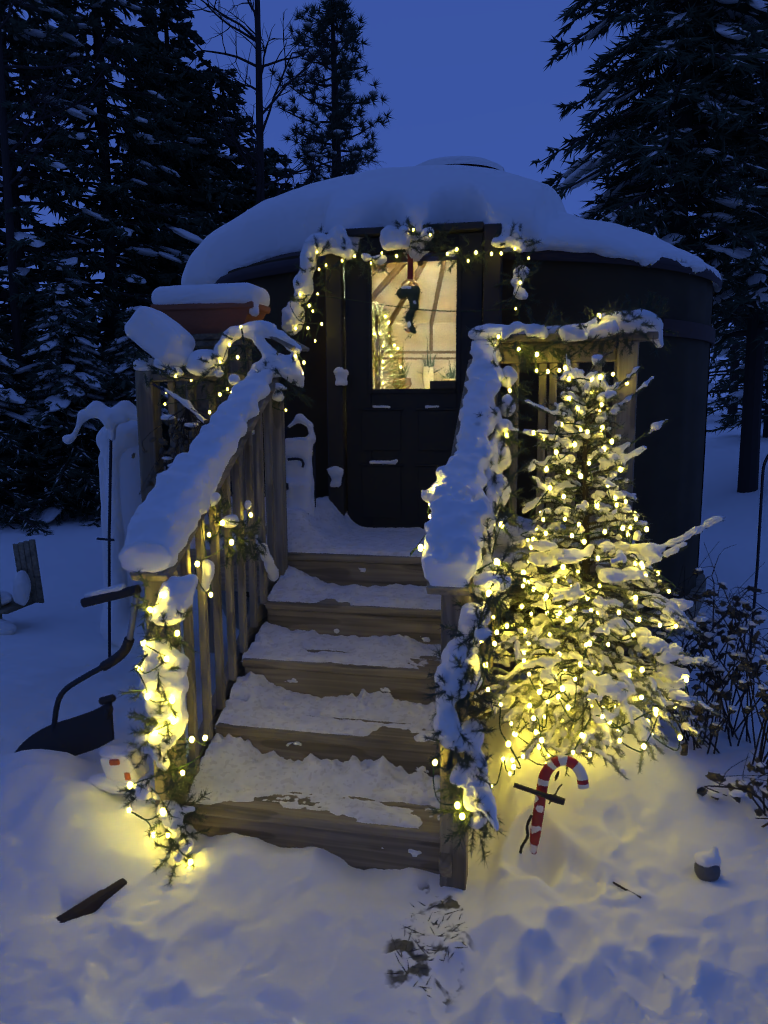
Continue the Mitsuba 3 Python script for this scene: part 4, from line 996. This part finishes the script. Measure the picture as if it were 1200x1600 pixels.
part(sv, 'bracket', join(move(cbox((.075, .03, .03), .01), rot([0, 1, 0], -18), (-1.40, .24, .445)), move(cbox((.03, .03, .06), .01), rot([0, 1, 0], 15), (-1.385, .22, .40))), gp)
pk = thing('plastic_toy', 'white and orange plastic piece half buried in the snow beside the left newel garland', 'toy')
part(pk, 'body', blob([('b', (-1.205, .03, .288), (.065, .05, .060), .010, rot([0, 1, 0], -16))], .007, .008, .006, 20, 79), 'white_plastic', True)
for c, s in (((-1.215, -.022, .322), (.040, .012, .022)), ((-1.165, -.022, .272), (.022, .012, .030))):
    part(pk, 'orange_panel', move(cbox(s, .004), rot([0, 1, 0], -8), c), 'orange_plastic')
part(pk, 'snow', blob([('e', (-1.24, .02, .342), (.05, .04, .012)), ('e', (-1.2, -.02, .225), (.06, .03, .02)), ('e', (-1.29, -.01, .24), (.04, .03, .02))], .007, .01, .01, 18, 80), 'snow', True, kind='stuff')

bd = thing('edging_board', 'dark board poking out of the snow at the lower left', 'board')
part(bd, 'body', beam((-1.19, -.535, gz(-1.185, -.525) - .040), (-1.03, -.285, gz(-1.035, -.295) - .016), .040, .045, .004), 'bark')

yc = thing('yard_chair', 'low wooden yard chair half buried in snow at the far left edge', 'chair')
for i in range(4):
    part(yc, 'back_slat', beam((-3.33 + .045 * i, 2.25, .22), (-3.33 + .045 * i, 2.20, .655 + .012 * i), .041, .02, .004, (0, 1, 0)), 'wood_along')
part(yc, 'seat', box((-3.62, 2.0, .20), (-3.28, 2.3, .23), .005), 'wood_along')
part(yc, 'arm', box((-3.66, 1.98, .40), (-3.36, 2.05, .43), .005), 'wood_along')
part(yc, 'leg', box((-3.40, 1.99, -.05), (-3.35, 2.04, .398), .005), 'wood_along')
part(yc, 'leg', box((-3.64, 1.99, -.05), (-3.59, 2.04, .398), .005), 'wood_along')
part(yc, 'snow', blob([('e', (-3.25, 2.13, .36), (.055, .06, .13)), ('e', (-3.48, 2.1, .27), (.14, .12, .06)), ('e', (-3.42, 1.98, .10), (.2, .10, .07)), ('c', (-3.62, 2.01, .45), (-3.42, 2.01, .445), .03, .025)], .012, .02, .01, 10, 82), 'snow', True, kind='stuff')

# candy cane stake
cc = thing('candy_cane_stake', 'red and white candy cane yard stake pushed into the snow on the right', 'candy cane')
cp = smooth_path([(.305, .20, -.03), (.312, .20, .06), (.325, .20, .18), (.336, .20, .28), (.346, .20, .325), (.372, .20, .365), (.407, .20, .380), (.443, .20, .368), (.468, .20, .335), (.478, .20, .285)], 90)
rad = np.full(90, .0195); rad[:14] = np.linspace(.008, .0195, 14)
cuts = [0, 30, 34, 46, 50, 55, 62, 70, 76, 83, 86, 90]
cols = ['candy_red', 'candy_white', 'candy_red', 'candy_white', 'candy_red', 'candy_white', 'candy_red', 'candy_white', 'candy_white', 'candy_red', 'candy_white']
def candy(base):
    def f(p, n, uv):
        k = sstep(.60, .66, fb(p.x * 42, p.y * 42, p.z * 26)) * sstep(.30, .27, p.z)
        return mix(base, (.84, .82, .78), k * .9)
    return {'type': 'twosided', 'bsdf': princ(mikit.proc(f), .4, .4)}
mat('candy_red', candy((.34, .03, .034)))
mat('candy_white', candy((.66, .65, .62)))
for a, b2, m in zip(cuts[:-1], cuts[1:], cols):
    v, f = tube(cp[a:min(b2 + 1, 90)], rad[a:min(b2 + 1, 90)], 14)
    part(cc, 'red_stripe' if m == 'candy_red' else 'white_stripe', ((v - [0, .2, 0]) * [1, .6, 1] + [0, .2, 0], f), m, 40)
part(cc, 'cord', tube(smooth_path([(.300, .18, .17), (.285, .175, .13), (.288, .175, .09), (.268, .17, .05), (.262, .17, .0)], 16), .0055, 6), 'black_plastic', True)
part(cc, 'spike', tube([(.312, .2, .03), (.308, .2, -.08)], .007, 8), 'black_plastic', True)
sk = thing('wooden_stick', 'short dark stick crossing in front of the candy cane', 'stick')
part(sk, 'body', tube([(.237, .165, .288), (.30, .168, .270), (.345, .17, .257), (.375, .17, .249), (.412, .17, .240)], [.0085, .0085, .0085, .0135, .012], 9), 'black_plastic', 40)
tg = thing('twig', 'thin curved twig hanging by the dark stick at the candy cane', 'twig')
part(tg, 'body', tube(smooth_path([(.36, .21, .205), (.378, .21, .235), (.392, .21, .268), (.404, .21, .285)], 10), .0028, 5), 'stem')
part(tg, 'leaf', move(sphere((0, 0, 0), (.006, .003, .021), 1), rot([0, 1, 0], 18), (.385, .215, .312)), 'stem')
tg = thing('twig', 'fallen twig lying on the snow right of the candy cane', 'twig')
part(tg, 'body', tube(smooth_path([(.57, .00, gz(.57, .0) + .004), (.60, -.04, gz(.60, -.04) + .005), (.645, -.085, gz(.645, -.085) + .004)], 8), .0035, 5), 'stem')
sb = thing('garden_stone', 'small round dark stone capped with snow at the lower right', 'stone')
zz = gz(.875, .09)
part(sb, 'body', sphere((.875, .09, zz + .022), (.040, .040, .042), 3), 'stone', True)
part(sb, 'snow', blob([('e', (.862, .085, zz + .058), (.030, .032, .018)), ('c', (.895, .095, zz + .055), (.898, .10, zz + .092), .020, .008)], .005, .008, .005, 20, 83), 'snow', True, kind='stuff')
g = np.random.default_rng(60)
bs = np.stack([g.uniform(-.14, .14, 260), g.normal(-.32, .16, 260)], 1)
m_ = ((bs[:, 0] - .01) / .09)**2 + ((bs[:, 1] + .30) / .24)**2 < 1
bs = bs[m_]
B = np.column_stack([bs, [gz(*q) - .004 for q in bs]])
solo('grass_tufts', spikes(B, B + np.column_stack([g.normal(0, .03, (len(B), 2)), g.uniform(.004, .022, len(B))]), .0022), 'dead_leaf', 'flattened dead grass showing through the scuffed snow of the path', 'grass', kind='stuff')

# dead plants on the right
def dead_plant(label, x, y, h, n, seed, sp=.16):
    g = np.random.default_rng(seed)
    t = thing('dead_plant', label, 'plant')
    z = gz(x, y)
    tips, sm = [], []
    for _ in range(n):
        b = np.array([x + g.normal(0, sp * .35), y + g.normal(0, sp * .35), z - .03])
        e = np.array([x + g.normal(0, sp), y + g.normal(0, sp), z + h * g.uniform(.5, 1.0)])
        m = (b + e) / 2 + np.array([g.normal(0, .03), g.normal(0, .03), .04])
        pts = smooth_path([b, m, e, e + np.array([g.normal(0, .07), g.normal(0, .07), -g.uniform(.0, .12)])], 14)
        part(t, 'stem', tube(pts, np.linspace(.0042, .0020, 14), 5), 'stem')
        for q in range(5):
            a = pts[g.integers(4, 14)]
            tips.append(a + g.normal(0, .03, 3))
        for q in range(3):
            a = pts[g.integers(4, 12)]
            part(t, 'side_stem', tube(smooth_path([a, a + g.normal(0, .05, 3) + [0, 0, .04], a + g.normal(0, .07, 3) + [0, 0, .09]], 6), [.002, .0018, .0016, .0014, .0012, .001], 4), 'stem')
    lv = []
    for c in tips:
        v, f = sphere((0, 0, 0), np.array([.028, .012, .008]) * g.uniform(.4, 1.1), 1)
        v = v + .006 * g.normal(size=v.shape)
        lv.append(move((v, f), rot(g.normal(size=3), g.uniform(0, 180)), c))
    part(t, 'leaves', join(*lv), 'dead_leaf', kind='stuff')
    part(t, 'snow', blob([('e', c + [0, 0, .012], np.array([.024, .020, .010]) * g.uniform(.5, 1.2)) for c in tips[::2]], .007, .005, .008, 34, seed), 'snow', True, kind='stuff')
dead_plant('bushy dead plant with snow on its curled leaves, nearest to the lit spruce', 1.02, 1.05, .46, 16, 201, .15)
dead_plant('tall dead plant of thin stems right behind the bushy one', 1.20, 1.30, .78, 14, 202, .16)
dead_plant('dead plant with dark drooping stems at the right edge of the snow', 1.27, .92, .66, 13, 203, .14)
dead_plant('low dead plant lying on the snow at the lower right edge', 1.17, .52, .14, 7, 204, .09)
dead_plant('dead stalks behind the lit spruce against the blue snow', 1.02, 1.75, .62, 9, 205, .16)

# ------------------------------------------------------------------ the trees round the yard
LUMP = sphere((0, 0, 0), 1, 1)
def conifer(label, x, y, H, R, seed, nb=120, low=.3, droop=.35, snow=.5, wide=.035, twigs=12, power=.8, group=None, trunk_r=None, ln=.34, top=None, snowz=0.0, fat=.40):
    g = np.random.default_rng(seed)
    t = thing('conifer_tree', label, 'tree', group)
    z0 = gz(x, y)
    r0 = trunk_r or H * .016
    part(t, 'trunk', tube(smooth_path([(x, y, z0 - .3), (x + g.normal(0, .04), y, z0 + H * .5), (x, y, z0 + H)], 12), np.linspace(r0, .02, 12), 9), 'bark')
    bs, ts, sw, wd, tb, fbs, fts = [], [], [], [], [], [], []
    zmax = top or 1.0
    for k in range(nb):
        s = (k + g.random()) / nb * zmax
        z = low + (H - low) * s**.9
        L = R * ((1 - z / H)**power) * g.uniform(.65, 1.15) + .08
        a = k * 2.399 + g.normal(0, .25)
        d = np.array([math.cos(a), math.sin(a), 0.0]); sd_ = np.array([-d[1], d[0], 0.0])
        q = np.linspace(0, 1, 8)[:, None]
        P = np.array([x, y, z0 + z]) + d * L * q + np.array([0, 0, 1.0]) * L * (.18 * q - droop * q**1.7 + .10 * q**4)
        tb.append(tube(P, np.linspace(max(.012, .02 * L), .006, 8), 4))
        nt = int(twigs * (.5 + .5 * L / R))
        u = g.uniform(.15, 1.0, nt)
        b = P[0] + (P[-1] - P[0]) * 0
        b = np.stack([np.interp(u, q[:, 0], P[:, c]) for c in range(3)], 1)
        sg = g.choice([-1, 1], (nt, 1))
        tl_ = (ln * (1 - .55 * u) * (.5 + .5 * min(1, L)) * g.uniform(.6, 1.2, nt))[:, None]
        e = b + (d * .7 + sd_ * sg * g.uniform(.3, 1.1, (nt, 1))) * tl_ + np.array([0, 0, -1.0]) * tl_ * g.uniform(.0, .75, (nt, 1))
        bs.append(b); ts.append(e); wd.append(np.full(nt, wide * .30))
        fr = (g.random(nt) < (.85 if snow > 0 else 0)) & (d[1] < .6)
        fbs.append(b[fr] + (e - b)[fr] * .2 + [0, 0, wide * .55]); fts.append(b[fr] + (e - b)[fr] * g.uniform(.6, 1.0, (fr.sum(), 1)) + [0, 0, wide * .35])
        m = 15 if snow > .2 else 9
        w = g.uniform(.10, .98, (nt, m, 1))
        c = b[:, None] + (e - b)[:, None] * w
        v = (e - b)[:, None] * .38 + g.normal(0, .19, (nt, m, 3)) * tl_[:, None]
        bs.append(c.reshape(-1, 3)); ts.append((c + v).reshape(-1, 3)); wd.append(np.full(nt * m, wide * fat))
        ns = g.poisson(snow * (1 + 2.2 * L / max(R, .1))) if z > snowz or g.random() < .12 else 0
        for _ in range(min(ns, 6)):
            f = g.uniform(.30, .88)
            c = np.array([np.interp(f, q[:, 0], P[:, k2]) for k2 in range(3)]) + sd_ * g.normal(0, .05 * L) + [0, 0, .02 - .05 * f]
            pitch = .18 - droop * 1.7 * f**.7
            fx = d + np.array([0, 0, pitch]); fx /= np.linalg.norm(fx)
            M = np.stack([fx, sd_, np.cross(fx, sd_)], 1)
            s_ = g.uniform(.6, 1.2) * (.45 + .35 * L)
            vv = LUMP[0] * np.array([.26, .13, .045]) * s_
            vv = vv * (1 + .16 * g.normal(0, 1, (len(vv), 1)))
            sw.append((vv @ M.T + c, LUMP[1]))
    part(t, 'limbs', join(*tb), 'bark', kind='stuff')
    part(t, 'crown', needles3(np.vstack(bs), np.vstack(ts), np.concatenate(wd)), 'needle', kind='stuff')
    if snow > 0:
        fbs, fts = np.vstack(fbs), np.vstack(fts)
        part(t, 'snow', join(*sw, spikes(fbs, fts, wide * .46 * g.uniform(.3, 1.2, len(fbs)))), 'tree_snow', True, kind='stuff')
    return t

conifer('tall dark conifer at the far left edge, its snow patched boughs reaching over the yard', -7.5, 8.0, 12.5, 2.5, 401, 240, .2, .45, .22, .042, 16, fat=0.62, trunk_r=0.13)
conifer('tall dark conifer left of the round crowned one, with a few bright snow clumps', -6.6, 9.0, 12.5, 2.3, 402, 250, .2, .45, .26, .042, 17, fat=0.62, trunk_r=0.13)
conifer('tall dark conifer filling the wood edge behind the far left one', -9.1, 8.6, 12.5, 2.5, 403, 170, .3, .4, .25, .05, 14, fat=0.8, trunk_r=0.13)
conifer('shadowy conifer in the left wood just behind the snow clumped one', -6.1, 10.3, 9.5, 2.0, 404, 190, .3, .4, .22, .05, 15, fat=0.8, trunk_r=0.12)
conifer('round crowned dark conifer left of the bare tree', -5.6, 10.9, 7.5, 1.75, 405, 190, .2, .25, .3, .05, 16, power=.45, fat=0.62, trunk_r=0.08)
conifer('low dark conifer showing above the left side of the snowy roof', -4.8, 11.4, 6.2, 1.8, 406, 150, .2, .3, .2, .055, 15, power=.5, fat=0.7)
conifer('dark conifer low behind the yurt roof beneath the ragged pine', -3.75, 14.0, 6.2, 1.6, 407, 100, .2, .3, .2, .06, 14, power=.5, fat=0.7)
conifer('dark conifer deep in the left wood behind the bare tree', -7.6, 12.9, 9.0, 2.6, 408, 170, .2, .35, .2, .06, 14, fat=0.85, trunk_r=0.12)
conifer('dim conifer at the back of the wood between bare tree and pine', -5.15, 14.3, 6.4, 2.2, 409, 130, .2, .35, .2, .06, 14, power=.5, fat=0.8)
conifer('small snow loaded conifer drooping over the left yard behind the garden hook', -6.3, 7.2, 3.3, 1.35, 410, 120, .1, .45, 1.5, .034, 15, ln=.30, snowz=1.5)
conifer('small snowy conifer behind the left deck post', -5.5, 7.8, 3.0, 1.35, 411, 100, .1, .45, .9, .036, 15, ln=.30, snowz=1.5)
conifer('snow loaded young conifer at the left edge of the yard', -7.2, 6.5, 3.4, 1.45, 412, 120, .1, .45, 1.6, .034, 15, ln=.30, snowz=1.4)
conifer('massive spruce with heavy snowy boughs on the right, its trunk showing below', 1.99, 8.9, 12.5, 2.45, 413, 230, 3.3, .66, .55, .046, 22, trunk_r=.15, ln=.48, power=.7)
conifer('second massive spruce with snow draped boughs at the right edge', 3.35, 9.9, 13.0, 2.5, 414, 210, 2.2, .62, .6, .048, 20, trunk_r=.15, ln=.48, power=.7)
conifer('snow covered young conifer at the far edge of the right snowfield', 4.7, 14.2, 4.6, 1.2, 415, 90, .3, .5, .8, .036, 15)
conifer('dark conifer beyond the right snowfield beside the yurt', 5.6, 21.2, 9.0, 1.8, 416, 100, .3, .4, .25, .06, 13)
conifer('dark conifer beyond the right snowfield, second from the yurt', 7.6, 20.6, 9.5, 1.9, 417, 100, .3, .4, .25, .06, 13)
conifer('dark conifer beyond the right snowfield, farthest right', 9.6, 21.4, 9.5, 2.0, 418, 90, .3, .4, .25, .06, 13)
conifer('dim conifer at the back of the right wood', 6.4, 24.6, 8.5, 2.2, 419, 80, .3, .4, .2, .065, 12)
# unseen conifers added behind and beside the camera to block sky light from the snow
for k, (x, y, H) in enumerate(((-5.2, -5.8, 11.0), (-2.4, -8.0, 12.0), (.8, -8.6, 12.0), (3.9, -7.2, 11.5), (6.4, -3.8, 11.0), (-7.6, -2.2, 11.0), (10.5, .5, 10.0), (-8.6, 2.2, 11.0))):
    conifer('unseen conifer added outside the view to shade the yard snow', x, y, H, 2.2, 440 + k, 45, .3, .4, .0, .12, 11, group='unseen conifers added for shade')

# ragged pine
def pine(label, x, y, H, seed):
    g = np.random.default_rng(seed)
    t = thing('pine_tree', label, 'tree')
    z0 = gz(x, y)
    part(t, 'trunk', tube([(x, y, z0 - .3), (x + .03, y, z0 + H * .6), (x - .02, y, z0 + H)], [.16, .11, .03], 9), 'bark')
    tb, bs, ts, sw = [], [], [], []
    for k in range(64):
        z = z0 + 3.6 + (H - 3.6) * (k / 63)**.95
        s = (z - z0 - 3.6) / (H - 3.6)
        L = np.interp(s, [0, .2, .45, .7, .9, 1], [.85, .80, .75, 1.05, .65, .2]) * g.uniform(.55, 1.15)
        a = k * 2.4 + g.normal(0, .3)
        d = np.array([math.cos(a), math.sin(a), 0])
        P = smooth_path([(x, y, z), (x + d[0] * L * .5, y + d[1] * L * .5, z + .05), (x + d[0] * L, y + d[1] * L, z + .28 * L)], 8)
        tb.append(tube(P, np.linspace(.025, .01, 8), 4))
        for q in range(11):
            c = P[g.integers(2, 8)] + g.normal(0, .09, 3)
            e = g.normal(0, 1, (26, 3)) + [0, 0, .7] + d * .5; e /= np.linalg.norm(e, axis=1, keepdims=True)
            bs.append(np.repeat(c[None], 26, 0)); ts.append(c + e * .19 * g.uniform(.6, 1.1, (26, 1)))
            if g.random() < .10: sw.append((LUMP[0] * [.07, .06, .03] * g.uniform(.7, 1.3) + c + [0, 0, .09], LUMP[1]))
    part(t, 'limbs', join(*tb), 'bark', kind='stuff')
    part(t, 'crown', needles3(np.vstack(bs), np.vstack(ts), .010), 'needle', kind='stuff')
    part(t, 'snow', join(*sw), 'tree_snow', True, kind='stuff')
pine('ragged dark pine standing against the blue sky right of the bare tree', -3.72, 12.3, 8.9, 421)

# bare tree
def bare_tree(label, x, y, H, seed, r0=.12, first=.28):
    g = np.random.default_rng(seed)
    t = thing('bare_tree', label, 'tree')
    z0 = gz(x, y)
    T0 = smooth_path([(x, y, z0 - .3), (x + .04, y, z0 + H * .33), (x + .10, y, z0 + H * .66), (x + .1, y, z0 + H)], 30)
    part(t, 'trunk', tube(T0, np.linspace(r0, .02, 30), 10), 'bark')
    tw = []
    def grow(p, d, L, r, depth):
        n = 6
        P = [p]
        for q in range(n):
            d = d + g.normal(0, .13, 3) + [0, 0, .04 - .03 * depth]; d /= np.linalg.norm(d)
            P.append(P[-1] + d * L / n)
        P = np.array(P)
        tw.append(tube(P, np.linspace(r, r * .45, n + 1), 4 if depth else 5))
        if depth < 2:
            for q in range(5 if depth == 0 else 4):
                i = g.integers(2, n + 1)
                dd = d + g.normal(0, .6, 3); dd /= np.linalg.norm(dd)
                grow(P[i], dd, L * g.uniform(.35, .55), max(r * .45, .0045), depth + 1)
    for k in range(34):
        i = int(np.interp(k / 33, [0, 1], [30 * first, 28]))
        a = g.uniform(0, 6.28)
        d = np.array([math.cos(a), math.sin(a), g.uniform(.2, .9)]); d /= np.linalg.norm(d)
        grow(T0[i], d, np.interp(i, [8, 30], [1.5, .7]) * g.uniform(.6, 1.2), .022, 0)
    part(t, 'branches', join(*tw), 'bark', kind='stuff')
bare_tree('leafless tree with a straight trunk against the sky left of the ragged pine', -4.30, 9.6, 10.5, 431, .11, .40)
bare_tree('slim leafless tree with pale branches at the upper left corner', -6.9, 7.0, 11.0, 432, .07, .40)
